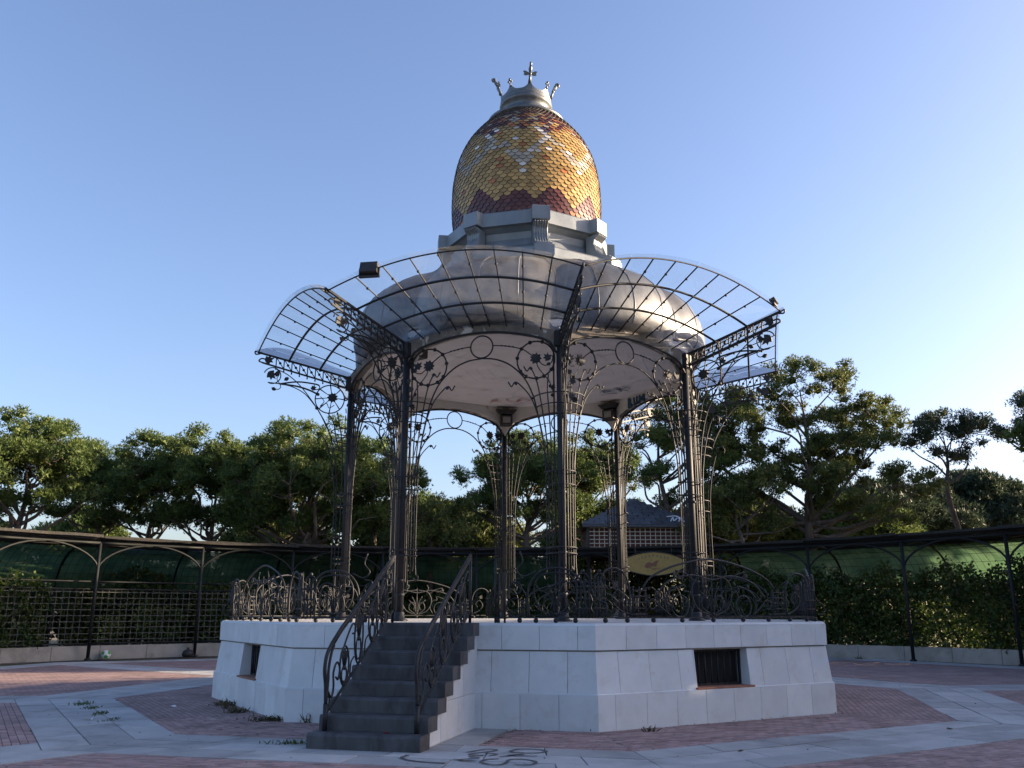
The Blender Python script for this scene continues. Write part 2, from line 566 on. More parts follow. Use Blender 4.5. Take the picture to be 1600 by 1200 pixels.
# ------------------------------------------------------------------ frames of the bandstand
PHI = 0.138
OCT = PI / 4
C8, S8, T8 = math.cos(PI / 8), math.sin(PI / 8), math.tan(PI / 8)
RC = 4.237            # columns
APC = RC * C8
HC = RC * S8
HT = 1.6              # platform height

# ------------------------------------------------------------------ ground and pavement
g = MB()
GS = 1200
g.add([(-GS, -GS, -0.06), (GS, -GS, -0.06), (GS, GS, -0.06), (-GS, GS, -0.06)], [(0, 1, 2, 3)])
kind(g.build('ground', M['soil']), 'structure')

pav = MB()
pav.lathe([(20.6, -0.05), (20.6, -0.03)], 8, a0=PHI)
pavement = kind(pav.build('pavement', M['joint']), 'structure')
SIDE_ANG = [PHI + (k + 0.5) * OCT for k in range(8)]     # outward direction (sin a, -cos a)

def side_pt(a, out, t, z=0.0):
    return (out * math.sin(a) + t * math.cos(a), -out * math.cos(a) + t * math.sin(a), z)

CT, ST = math.cos(TILT), math.sin(TILT)
def in_view(p, margin=1.06):
    dx, dy, dz = p[0] - CAM.x, p[1] - CAM.y, p[2] - CAM.z
    zf = dy * CT + dz * ST
    if zf < 1:
        return False
    up = -dy * ST + dz * CT
    return abs(1405.16 * dx / zf) < 800 * margin and -600 * margin < 1405.16 * up / zf < 600 * margin

rng = random.Random(5)
A_IN, A_SLAB, A_BR2, A_END = 6.30, 8.9 * C8, 10.9 * C8, 18.4
STRIP = 0.77
BW, BH, GAP = 0.212, 0.106, 0.009
bricks = []          # (camera distance, corners)
sheet = MB()
sheet_uv = []
bed = MB()
def add_sheet(a, d0, d1, x0a, x1a, x0b, x1b):
    sheet.add([side_pt(a, d0, x0a), side_pt(a, d1, x0b), side_pt(a, d1, x1b), side_pt(a, d0, x1a)], [(0, 1, 2, 3)])
    sheet_uv.extend([(x0a, d0), (x0b, d1), (x1b, d1), (x1a, d0)])
for a in SIDE_ANG:
    for (d0, d1, ring) in ((A_IN, A_SLAB, 0), (A_BR2, A_END, 1)):
        nrow = int((d1 - d0) / BH)
        bh = (d1 - d0) / nrow
        for i in range(nrow):
            p, q = d0 + i * bh, d0 + (i + 1) * bh
            if ring == 0:
                lim0, lim1 = p * T8, q * T8
            else:
                lim0 = p * T8 - STRIP / C8
                lim1 = q * T8 - STRIP / C8
            lm = (lim0 + lim1) / 2
            x = -math.ceil(lm / BW) * BW - (BW / 2 if i % 2 else 0)
            built = []
            while x < lm:
                xm = x + BW / 2
                if ring == 0 and a == SIDE_ANG[7] and -0.9 < xm < 1.32:
                    x += BW
                    continue
                c = side_pt(a, (p + q) / 2, xm)
                dist = math.hypot(c[0] - CAM.x, c[1] - CAM.y)
                if dist < 17.5 and in_view(c):
                    x0a, x1a = max(x + GAP / 2, -lim0), min(x + BW - GAP / 2, lim0)
                    x0b, x1b = max(x + GAP / 2, -lim1), min(x + BW - GAP / 2, lim1)
                    if x1a - x0a > 0.02 and x1b - x0b > 0.02:
                        z = rng.uniform(-0.004, 0.003)
                        bricks.append((dist, [side_pt(a, p + GAP / 2, x0a, z), side_pt(a, q - GAP / 2, x0b, z),
                                              side_pt(a, q - GAP / 2, x1b, z), side_pt(a, p + GAP / 2, x1a, z)]))
                    built.append((x, x + BW))
                x += BW
            if ring == 0 and a == SIDE_ANG[7]:
                pass
            elif not built:
                add_sheet(a, p, q, -lim0, lim0, -lim1, lim1)
            else:
                b0, b1 = max(built[0][0], -lm), min(built[-1][1], lm)
                if b0 > -lm + 0.01:
                    add_sheet(a, p, q, -lim0, b0, -lim1, b0)
                if b1 < lm - 0.01:
                    add_sheet(a, p, q, b1, lim0, b1, lim1)
me = sheet.mesh('brick_field', M['bricksheet'])
uvl = me.uv_layers.new(name='UVMap')
uvl.data.foreach_set('uv', np.array(sheet_uv, dtype=np.float32).ravel())
kind(link('brick_field', me, pavement), 'stuff')
bricks.sort(key=lambda t: t[0])
for d, q in bricks[:300]:
    b = MB()
    b.slab4(q[::-1], (0, 0, 1), 0.04)
    b.build('brick', M['brick'], pavement)
rest = MB()
for d, q in bricks[300:]:
    rest.slab4(q[::-1], (0, 0, 1), 0.03)
kind(rest.build('brick_paving', M['brick'], pavement), 'stuff')

# slabs: three rows in the octagonal ring, radial strips at its corners, an outer ring by the curb
def slab_quad(a, d0, d1, x0a, x1a, x0b, x1b, gap=0.009):
    z = 0.004 + rng.uniform(-0.005, 0.004)
    gap = gap * rng.uniform(0.7, 1.5)
    s = MB()
    q = [side_pt(a, d1 - gap, x0b + gap, z), side_pt(a, d1 - gap, x1b - gap, z), side_pt(a, d0 + gap, x1a - gap, z), side_pt(a, d0 + gap, x0a + gap, z)]
    s.slab4(q, (0, 0, 1), 0.05)
    s.v = [tuple(v) for v in s.v]
    # keep the winding upwards
    n = (Vector(q[1]) - Vector(q[0])).cross(Vector(q[2]) - Vector(q[1]))
    if n.z < 0:
        s.f = [tuple(reversed(f)) for f in s.f]
    s.build('paving_slab', M['slab'], pavement)
for si, a in enumerate(SIDE_ANG):
    rows = 3
    for i in range(rows):
        d0 = A_SLAB + (A_BR2 - A_SLAB) * i / rows
        d1 = A_SLAB + (A_BR2 - A_SLAB) * (i + 1) / rows
        l0, l1 = d0 * T8, d1 * T8
        n = 6
        off = (i % 2) * 0.5
        cuts = [-1] + [(-1 + 2 * (k + 0.5 * off + rng.uniform(-0.08, 0.08)) / n) for k in range(1, n)] + [1]
        for k in range(n):
            slab_quad(a, d0, d1, cuts[k] * l0, cuts[k + 1] * l0, cuts[k] * l1, cuts[k + 1] * l1)
    # outer ring along the curb
    for k in range(10):
        l0, l1 = 18.42 * T8, 19.7 * T8
        slab_quad(a, 18.42, 19.7, (-1 + 0.2 * k) * l0, (-0.8 + 0.2 * k) * l0, (-1 + 0.2 * k) * l1, (-0.8 + 0.2 * k) * l1)
for k in range(8):
    a = PHI + k * OCT
    d = 10.9
    while d < 19.6:
        e = min(d + 1.25, 19.75)
        s0 = d
        # inner end follows the mitre of the ring
        for side in (-1, 1):
            x0, x1 = (-STRIP, 0) if side < 0 else (0, STRIP)
            dd = d if d > 10.95 else None
            za = d - abs(x0) * T8 if dd is None else d
            zb = d - abs(x1) * T8 if dd is None else d
            z = 0.004 + rng.uniform(-0.003, 0.003)
            g2 = 0.008
            q = [side_pt(a, e - g2, x0 + g2, z), side_pt(a, e - g2, x1 - g2, z), side_pt(a, zb + g2, x1 - g2, z), side_pt(a, za + g2, x0 + g2, z)]
            s = MB()
            s.slab4(q, (0, 0, 1), 0.05)
            nn = (Vector(q[1]) - Vector(q[0])).cross(Vector(q[2]) - Vector(q[1]))
            if nn.z < 0:
                s.f = [tuple(reversed(f)) for f in s.f]
            s.build('paving_slab', M['slab'], pavement)
        d = e

for (d0, d1) in ((6.33, 6.98), (6.98, 7.62), (7.62, A_SLAB)):
    slab_quad(SIDE_ANG[7], d0, d1, 0.70, 1.22, 0.70, 1.22)
slab_quad(SIDE_ANG[7], 6.33, A_SLAB, -0.85, 0.70, -0.85, 0.70)
# spray paint strokes on the slabs
def ribbon(mb, pts, w, z, mi=0):
    P = smooth_pts([(p[0], p[1]) for p in pts], 5)
    vs = []
    for i, p in enumerate(P):
        t = np.array(P[min(i + 1, len(P) - 1)]) - np.array(P[max(i - 1, 0)])
        l = np.hypot(*t) or 1
        nrm = np.array((-t[1], t[0])) / l * w / 2
        vs += [(p[0] + nrm[0], p[1] + nrm[1], z), (p[0] - nrm[0], p[1] - nrm[1], z)]
    fs = [(2 * i, 2 * i + 1, 2 * i + 3, 2 * i + 2) for i in range(len(P) - 1)]
    mb.add(vs, fs, mi)
gr = MB()
for i, (pts, w) in enumerate((([(-1.69, -9.15), (-1.74, -9.41), (-1.52, -9.66), (-1.17, -9.8)], 0.05),
                 ([(-.53, -9.46), (-.68, -9.51), (-.74, -9.72), (-.58, -9.91), (-.45, -9.8), (-.40, -9.53), (-.24, -9.49), (-.09, -9.66), (-.11, -9.85), (-.25, -9.91), (-.35, -9.86)], 0.045),
                 ([(-.40, -8.83), (-.27, -8.64), (-.03, -8.68), (.08, -8.86), (-.07, -8.99), (-.32, -8.94), (-.40, -8.83)], 0.045),
                 ([(-.96, -8.94), (-.71, -8.66), (-.57, -8.77), (-.92, -9.1), (-.73, -9.2), (-.92, -9.26)], 0.04),
                 ([(-.72, -8.97), (-.56, -9.1), (-.66, -9.23)], 0.04),
                 ([(-.53, -9.31), (-.21, -9.1), (-.42, -9.2), (-.05, -9.26)], 0.04),
                 ([(-1.09, -9.51), (-.80, -9.66), (-1.03, -9.56), (-.78, -9.41), (-.91, -9.33)], 0.04))):
    ribbon(gr, pts, w, 0.012 + 0.0006 * i)
gr.build('graffiti', M['sprayblack'], pavement)

# ------------------------------------------------------------------ bandstand
stand = tag(empty('bandstand', (0, 0, 0), PHI),
            'octagonal bandstand with tiled egg dome, glass canopies and ironwork on a white platform', 'bandstand')
V3 = Vector

# --- platform: core, facing panels in three courses on each of the eight faces
RG, RL, RM0, RM1, RB = 6.905, 6.905, 6.872, 6.795, 6.826
core = MB()
core.lathe([(RG - 0.05, -0.04), (RG - 0.05, 0.50)], 8, smooth=False)
core.lathe([(6.50, 0.49), (6.50, 1.165)], 8, smooth=False)
core.lathe([(RB - 0.06, 1.16), (RB - 0.06, HT - 0.02)], 8, smooth=False)
platform = core.build('platform', M['wallcore'], stand)
fl = MB()
fl.lathe([(RB - 0.03, HT - 0.035), (RB - 0.035, HT)], 8, smooth=False)
fl.build('floor_slab', M['slab'], platform)

def facing(side_k, stair):
    rot = (side_k + 0.5) * OCT
    rr = random.Random(100 + side_k)
    def quad(x0, x1, z0, r0, z1, r1, th=0.05, lim=True):
        # corner radii r0,r1 at heights z0,z1, apothem = r*C8
        a0, a1 = r0 * C8, r1 * C8
        h0, h1 = r0 * S8, r1 * S8
        gp = 0.0035
        def xx(x, h):
            return max(-h, min(h, x))
        xa0 = -h0 if x0 <= -h0 + 0.02 else x0 + gp
        xa1 = h0 if x1 >= h0 - 0.02 else x1 - gp
        xb0 = -h1 if x0 <= -h0 + 0.02 else x0 + gp
        xb1 = h1 if x1 >= h0 - 0.02 else x1 - gp
        d = rr.uniform(-0.0015, 0.0015)
        q = [(xa0, -a0 + d, z0), (xa1, -a0 + d, z0), (xb1, -a1 + d, z1), (xb0, -a1 + d, z1)]
        b = MB()
        b.slab4(q, (0, -1, 0), th)
        return b
    def course(z0, r0, z1, r1, off, hole=None, th=0.05, lw=0.62):
        h = r0 * S8
        cuts = [-h]
        x = -h + off
        while x < h - 0.12:
            if hole and hole[0] - 0.12 < x < hole[1] + 0.12:
                x += lw
                continue
            cuts.append(x)
            x += lw
        cuts.append(h)
        if hole:
            cuts = sorted(set(cuts + [hole[0], hole[1]]))
        for i in range(len(cuts) - 1):
            if hole and cuts[i] >= hole[0] - 1e-6 and cuts[i + 1] <= hole[1] + 1e-6:
                continue
            q = quad(cuts[i], cuts[i + 1], z0, r0, z1, r1, th)
            o = q.build('facing_panel', M['white'], platform)
            o.rotation_euler = (0, 0, rot)
    hole = None if stair else (-0.62, 0.62)
    course(-0.03, RG, 0.53, RL, 0.33)
    course(0.532, RM0, 1.165, RM1, 0.45, hole, 0.06)
    course(1.19, RB, HT - 0.045, RB + 0.004, 0.60)
    # ledge fillets: top of plinth and chamfer at the top, one strip each
    s = MB()
    a0, h0 = RL * C8, RL * S8
    s.slab4([(-h0, -a0 + 0.003, 0.5305), (h0, -a0 + 0.003, 0.5305), ((RM0 - .02) * S8, -(RM0 - 0.02) * C8, 0.548), (-(RM0 - .02) * S8, -(RM0 - 0.02) * C8, 0.548)], (0, -0.3, 1), 0.03)
    o = s.build('ledge_strip', M['white'], platform)
    o.rotation_euler = (0, 0, rot)
    s = MB()
    a1, h1 = (RB + 0.003) * C8, (RB + 0.003) * S8
    a2, h2 = (RB - 0.04) * C8, (RB - 0.04) * S8
    s.slab4([(-h1, -a1, HT - 0.041), (h1, -a1, HT - 0.041), (h2, -a2, HT + 0.002), (-h2, -a2, HT + 0.002)], (0, -0.7, 0.7), 0.05)
    o = s.build('coping_strip', M['white'], platform)
    o.rotation_euler = (0, 0, rot)
    # solid wall behind the middle course either side of the window
    s = MB()
    e = 0.62 if not stair else 0.0
    hh = 6.72 * S8
    for sg in (-1, 1):
        x0, x1 = sorted((sg * (e + 0.012), sg * hh))
        s.box(((x0 + x1) / 2, -(6.20 + 5.98) / 2, 0.85), (x1 - x0, 0.22, 0.63))
    o = s.build('wall_core', M['wallcore'], platform)
    o.rotation_euler = (0, 0, rot)
    if not stair:
        w = MB()
        w.box((0, -6.015, 0.85), (1.24, 0.02, 0.63))
        win = w.build('basement_window', M['void'], stand)
        win.rotation_euler = (0, 0, rot)
        f = MB()
        for zz in (0.585, 1.14):
            f.box((0, -6.11, zz), (1.16, 0.035, 0.035))
        for xx in (-0.58, 0.58):
            f.box((xx, -6.11, 0.862), (0.035, 0.035, 0.59))
        f.build('frame', M['iron'], win)
        for i in range(8):
            b = MB()
            xx = -0.5 + i / 7.0
            b.tube([(xx, -6.115, 0.56), (xx, -6.115, 1.16)], 0.016, 6)
            b.build('bar', M['iron'], win)
        for sg in (-1, 1):
            j = MB()
            j.slab4([(sg * 0.60, -6.345, 0.545), (sg * 0.60, -6.0, 0.545), (sg * 0.60, -6.0, 1.16), (sg * 0.60, -6.285, 1.16)], (-sg, 0, 0), 0.022)
            j.build('jamb', M['white'], win)
        s = MB()
        s.box((0.01, -6.22, 0.548), (1.30, 0.33, 0.035), bev=0.006)
        so = s.build('sill', M['sill'], win)
for k in range(8):
    facing(k, k == 7)      # side 7 lies between columns 7 and 0: the one with the stair

# --- staircase on side 7
ROT_ST = 7.5 * OCT
OUT0, RUN, RISE = 9.07, 0.335, 0.2
SCX, SHW = -0.055, 0.80
def under(o):            # underside of the steps at distance o
    i = int(math.floor((OUT0 - o) / RUN + 1e-6))
    return RISE * max(0, min(7, i))
st = MB()
st.box((SCX, -6.9, 0.3), (1.36, 1.5, 0.6))
stair = st.build('staircase', M['wallcore'], stand)
stair.rotation_euler = (0, 0, ROT_ST)
for i in range(8):
    b = MB()
    o1 = OUT0 - RUN * i
    o0 = o1 - RUN - (0.04 if i < 7 else -0.02)
    rj = random.Random(i).uniform(-0.008, 0.008)
    hw = SHW + rj
    z0, z1 = RISE * i + 0.002, RISE * (i + 1)
    prof = [(o0, z0), (o1, z0), (o1 + 0.0, z1 - 0.035), (o1 - 0.01, z1 - 0.012), (o1 - 0.035, z1), (o0, z1)]
    if i == 7:
        prof = [(o, z + 0.004 if z > z0 else z) for o, z in prof]
    b.prism([(o, z) for o, z in prof], (SCX, 0, 0), (0, -1, 0), (0, 0, 1), 2 * hw)
    b.build('step', M['step'], stair)
def cheek_piece(o0, o1, z0, z1):
    pts = [(o0, z0), (o1, z0)]
    # stepped top from o1 back to o0
    edges = [OUT0 - RUN * i for i in range(1, 9)]
    cur = o1
    zc = min(z1, under(o1 - 1e-4))
    if zc > z0 + 0.01:
        pts.append((o1, zc))
    for e in edges:
        if o0 < e < o1:
            zn = min(z1, under(e - 1e-4))
            if zc > z0 + 0.01 or zn > z0 + 0.01:
                pts.append((e, max(zc, z0)))
                pts.append((e, max(zn, z0)))
            zc = zn
    pts.append((o0, max(zc, z0)))
    out = []
    for p in pts:
        if not out or abs(p[0] - out[-1][0]) > 1e-5 or abs(p[1] - out[-1][1]) > 1e-5:
            out.append(p)
    return out
for sg in (-1, 1):
    for (o0, o1, z0, z1) in ((6.3, 7.25, -0.02, 0.53), (7.257, 8.05, -0.02, 0.53), (8.057, 8.733, -0.02, 0.53), (6.3, 7.02, 0.536, 1.6), (7.027, 8.06, 0.536, 1.6)):
        poly = cheek_piece(o0, o1, z0, z1)
        b = MB()
        b.prism(poly, (SCX + sg * 0.70, 0, 0), (0, -1, 0), (0, 0, 1), 0.07)
        b.build('cheek_panel', M['white'], stair)

# --- stair railings
IR = M['iron']
def stair_rail(x):
    pos = lambda p: (x, -p[0], p[1])
    m = MB()
    m.tube([pos((8.80, 0.2)), pos((8.80, 0.55))], [0.034, 0.034], 8)
    m.tube([pos(p) for p in smooth_pts([(8.80, 0.55), (8.83, 0.8), (8.88, 1.0), (8.83, 1.2), (8.66, 1.37)], 5)], 0.026, 6)
    m.tube([pos(p) for p in smooth_pts([(8.79, 0.55), (8.76, 0.85), (8.76, 1.0), (8.70, 1.2), (8.62, 1.32)], 5)], 0.020, 6)
    rail = m.build('stair_railing', IR, stand)
    rail.rotation_euler = (0, 0, ROT_ST)
    h = MB()
    for dz, r in ((0, 0.026), (-0.055, 0.016)):
        h.tube([pos((8.68, 1.35 + dz)), pos((8.4, 1.55 + dz)), pos((6.46, 2.68 + dz))], r, 6)
    h.tube([pos((6.46, 2.69)), pos((6.46, HT))], 0.024, 6)
    h.build('handrail', IR, rail)
    l = MB()
    l.tube([pos((8.78, 0.42)), pos((6.46, 1.80))], 0.020, 6)
    l.build('lower_rail', IR, rail)
    def low(o):
        return 0.42 + (8.78 - o) * (1.80 - 0.42) / (8.78 - 6.46)
    def high(o):
        return 1.55 + (8.4 - o) * (2.68 - 1.55) / (8.4 - 6.46) if o < 8.4 else 1.2
    for oc, hh in ((8.25, 0.27), (7.78, 0.40), (7.28, 0.30), (6.86, 0.36)):
        s = MB()
        zc = low(oc) + hh + 0.02
        s.tube([pos(p) for p in arc2(oc, zc, 0.15, 0, 360, 18, hh)[:-1]], 0.015, 6, True)
        s.tube([pos(p) for p in arc2(oc, zc - hh * 0.45, 0.085, 0, 360, 14, hh * 0.42)[:-1]], 0.013, 6, True)
        for da in (-0.10, -0.05, 0, 0.05, 0.10):
            s.tube([pos((oc + da * 0.3, zc - hh * 0.1)), pos((oc + da, zc + hh * (0.86 - abs(da) * 2.2)))], [0.007, 0.014], 5)
        s.tube([pos(p) for p in star(7, 0.05, 0.03)], 0.008, 4, True)  if False else None
        s.ball(pos((oc, zc - hh * 0.12)), 0.035, 8, 5)
        s.build('oval_scroll', IR, rail)
    s = MB()
    s.tube([pos(p) for p in smooth_pts([(8.76, 0.72), (8.64, 0.62), (8.58, 0.75), (8.60, 0.95), (8.50, 1.08), (8.40, 1.0), (8.44, 0.85), (8.52, 0.88)], 5)], 0.015, 6)
    s.tube([pos(p) for p in smooth_pts([(8.78, 0.66), (8.70, 0.62), (8.71, 0.5), (8.77, 0.47)], 5)], 0.013, 6)
    for oc in (8.05, 7.55, 7.08, 6.68):
        zt = high(oc)
        s.tube([pos(p) for p in smooth_pts([(oc + 0.30, low(oc) + 0.34), (oc + 0.16, zt - 0.36), (oc - 0.02, zt - 0.16), (oc - 0.13, zt - 0.18), (oc - 0.12, zt - 0.28), (oc - 0.04, zt - 0.29)], 5)], 0.014, 6)
        s.tube([pos(p) for p in smooth_pts([(oc, low(oc) + 0.02), (oc - 0.02, low(oc) + 0.2), (oc - 0.12, low(oc) + 0.28)], 4)], 0.012, 5)
    s.build('scrollwork', IR, rail)
stair_rail(SCX - 0.68)
stair_rail(SCX + 0.655)

# --- perimeter railing, one per face
APR = 6.66 * C8
HR = 6.66 * S8
ZR = HT
def railing(name_rot, stair_side):
    pos = lambda p: (p[0], -APR, p[1])
    base = MB()
    top = MB()
    spans = [(-HR + 0.04, HR - 0.04)] if not stair_side else [(-HR + 0.04, -0.90), (0.82, HR - 0.04)]
    for a, b in spans:
        base.box(((a + b) / 2, -APR, ZR + 0.085), (b - a, 0.035, 0.022))
    rl = base.build('railing', IR, stand)
    rl.rotation_euler = (0, 0, name_rot)
    feet = [0, 0.7, -0.7, 1.32, -1.32, 1.86, -1.86, 2.3, -2.3] if not stair_side else [0.98, 1.35, 1.62, 1.95, 2.27, -0.98, -1.35, -1.62, -1.95, -2.27]
    for x in feet:
        b = MB()
        b.ball((x, -APR - 0.0, ZR + 0.04), 0.042, 8, 5)
        b.build('ball_foot', IR, rl)
    z = ZR
    def sc(mb, pts, r=0.013, n=5, k=5):
        mb.tube([pos((x, z + h)) for x, h in smooth_pts(pts, k)], r, n)
    def ring(mb, x, h, r, rr=0.013, rz=None):
        mb.tube([pos((a, z + b)) for a, b in arc2(x, h, r, 0, 360, 20, rz)[:-1]], rr, 5, True)
    def lyre(mb, x, s=1.0):
        for sg in (-1, 1):
            sc(mb, [(x + sg * 0.02 * s, 0.12), (x + sg * 0.22 * s, 0.26), (x + sg * 0.18 * s, 0.44), (x + sg * 0.06 * s, 0.40), (x + sg * 0.10 * s, 0.22)], 0.013)
            sc(mb, [(x + sg * 0.02 * s, 0.14), (x + sg * 0.05 * s, 0.42), (x + sg * 0.15 * s, 0.62)], 0.012)
            sc(mb, [(x + sg * 0.03 * s, 0.16), (x + sg * 0.08 * s, 0.36), (x + sg * 0.24 * s, 0.52)], 0.011)
            sc(mb, [(x, 0.10), (x + sg * 0.3 * s, 0.22), (x + sg * 0.42 * s, 0.5), (x + sg * 0.30 * s, 0.74), (x, 0.80)], 0.014)
        mb.tube([pos((x, z + 0.09)), pos((x, z + 0.86))], 0.013, 5)
        mb.ball(pos((x, z + 0.14)), 0.035, 6, 4)
    def pylon(x, w, h):
        b = MB()
        for i in range(4):
            xx = x - w / 2 + w * i / 3
            b.tube([pos((xx, z + 0.09)), pos((xx, z + h * (0.86 if i in (0, 3) else 0.95)))], 0.016, 5)
        b.tube([pos((a, z + c)) for a, c in arc2(x, h - w / 2, w / 2, 0, 180, 10)], 0.017, 5)
        for hh in (0.25, 0.42, 0.62):
            b.box((x, -APR, z + hh * h / 0.85), (w + 0.05, 0.04, 0.025))
        b.ball(pos((x, z + h + 0.03)), 0.035, 6, 4)
        b.tube([pos((p[0], z + p[1])) for p in arc2(x, 0.22, w * 0.38, 0, 360, 14)[:-1]], 0.012, 5, True)
        b.build('pylon', IR, rl)
    if not stair_side:
        m = MB()
        sc(m, [(-1.53, 0.56), (-1.31, 0.76), (-0.78, 0.95), (0, 1.07), (0.78, 0.95), (1.31, 0.76), (1.53, 0.56)], 0.018, 6, 6)
        sc(m, [(-1.27, 0.42), (-0.97, 0.68), (-0.45, 0.79), (0, 0.72), (0.45, 0.79), (0.97, 0.68), (1.27, 0.42)], 0.016, 6, 6)
        m.build('sweeping_arch', IR, rl)
        m = MB()
        lyre(m, 0, 1.1)
        m.build('lyre', IR, rl)
        for sg in (-1, 1):
            m = MB()
            ring(m, sg * 0.73, 0.27, 0.185)
            m.build('ring', IR, rl)
            m = MB()
            for i in range(5):
                m.box((sg * 1.60, -APR, z + 0.14 + i * 0.095), (0.29 - 0.05 * (i % 2), 0.035, 0.022))
            for xx in (-0.13, 0, 0.13):
                m.tube([pos((sg * 1.60 + xx, z + 0.09)), pos((sg * 1.60 + xx, z + 0.58))], 0.014, 5)
            m.build('ladder_block', IR, rl)
            m = MB()
            sc(m, [(sg * 1.80, 0.10), (sg * 1.80, 0.55), (sg * 1.92, 0.80), (sg * 2.13, 0.87), (sg * 2.33, 0.78), (sg * 2.42, 0.5), (sg * 2.40, 0.12)], 0.017, 6)
            sc(m, [(sg * 1.76, 0.12), (sg * 2.0, 0.2), (sg * 2.16, 0.36), (sg * 2.05, 0.52), (sg * 1.92, 0.42), (sg * 1.98, 0.32)], 0.013)
            sc(m, [(sg * 0.30, 0.95), (sg * 0.36, 0.84), (sg * 0.30, 0.78), (sg * 0.40, 0.70), (sg * 0.55, 0.80), (sg * 0.80, 0.86), (sg * 0.72, 0.76), (sg * 0.62, 0.74)], 0.012)
            sc(m, [(sg * 0.95, 0.12), (sg * 1.15, 0.25), (sg * 1.30, 0.38), (sg * 1.42, 0.32), (sg * 1.36, 0.22), (sg * 1.28, 0.24)], 0.013)
            sc(m, [(sg * 0.52, 0.12), (sg * 0.42, 0.3), (sg * 0.5, 0.5), (sg * 0.64, 0.52), (sg * 0.62, 0.62), (sg * 0.95, 0.5), (sg * 1.05, 0.3), (sg * 0.98, 0.12)], 0.012)
            sc(m, [(sg * 1.10, 0.6), (sg * 1.18, 0.45), (sg * 1.08, 0.36), (sg * 1.02, 0.44)], 0.011)
            m.prism(rotpoly(BUD, 0.6 * sg, 0.10), pos((sg * 0.82, z + 0.80)), (1, 0, 0), (0, 0, 1), 0.03)
            m.prism(rotpoly(LEAF, -0.5 * sg, 0.12), pos((sg * 2.1, z + 0.62)), (1, 0, 0), (0, 0, 1), 0.03)
            m.build('scrollwork', IR, rl)
    else:
        for sg, off in ((1, 0.0), (-1, -0.08)):
            m = MB()
            sc(m, [(sg * 1.50, 0.10), (sg * 1.50, 0.55), (sg * 1.68, 0.80), (sg * 1.95, 0.87), (sg * 2.22, 0.80), (sg * 2.42, 0.55), (sg * 2.44, 0.12)], 0.017, 6)
            sc(m, [(sg * 1.35, 1.15), (sg * 1.40, 0.98), (sg * 1.30, 0.84), (sg * 1.42, 0.74), (sg * 1.62, 0.82)], 0.012)
            m.build('sweeping_arch', IR, rl)
            m = MB()
            lyre(m, sg * 1.95, 0.85)
            m.build('lyre', IR, rl)
            m = MB()
            ring(m, sg * 1.28, 0.24, 0.15)
            ring(m, sg * 1.28, 0.55, 0.10)
            m.build('ring', IR, rl)
            m = MB()
            for xx in (0.0, 0.06, 0.16):
                m.tube([pos((sg * (0.94 + xx) + off * 0.5, z)), pos((sg * (0.94 + xx) + off * 0.5, z + (1.0 if xx == 0 else 0.8)))], 0.018, 5)
            m.build('gate_post', IR, rl)
            m = MB()
            sc(m, [(sg * 1.12, 0.12), (sg * 1.45, 0.3), (sg * 1.42, 0.5), (sg * 1.25, 0.66), (sg * 1.40, 0.72)], 0.012)
            sc(m, [(sg * 1.6, 0.62), (sg * 1.72, 0.5), (sg * 1.86, 0.56), (sg * 2.1, 0.66), (sg * 2.26, 0.54), (sg * 2.16, 0.44)], 0.012)
            m.build('scrollwork', IR, rl)
    for sg in (-1, 1):
        pylon(sg * 2.40, 0.20, 0.78)
    # curl out over the corner
    m = MB()
    m.tube([pos((a, z + b)) for a, b in smooth_pts([(HR - 0.02, 0.85), (HR + 0.0, 0.5), (HR + 0.10, 0.36), (HR + 0.22, 0.30), (HR + 0.23, 0.16), (HR + 0.12, 0.12)], 5)], 0.014, 5)
    m.build('corner_curl', IR, rl)
    return rl
r0 = railing(0.5 * OCT, False)
for k in range(1, 7):
    copy_tree(r0, stand, (k + 0.5) * OCT)
railing(7.5 * OCT, True)

# --- columns: a post with a bundle of rods that flare out
def rod_dir(sg, d, out=0.0):
    """point at distance d from the column axis along the adjacent face (sg=+-1), column frame (outward = -y)"""
    return (sg * d * C8, -RC + d * S8 - out)
col = MB()
col.tube([(0, -RC, HT), (0, -RC, 7.22)], 0.072, 12)
column = col.build('column', IR, stand)
m = MB()
m.lathe([(0.17, HT + 0.002), (0.17, HT + 0.03), (0.11, HT + 0.05), (0.10, HT + 0.16), (0.085, HT + 0.18)], 12, (0, -RC))
m.build('base_plate', IR, column)
for zz in (2.1, 2.37, 2.86, 4.0):
    m = MB()
    m.lathe([(0.075, zz - 0.03), (0.092, zz - 0.02), (0.092, zz + 0.02), (0.075, zz + 0.03)], 12, (0, -RC))
    m.build('collar', IR, column)
m = MB()
m.box((0, -RC + 0.02, 7.05), (0.24, 0.26, 0.34), bev=0.03)
m.build('capital', IR, column)
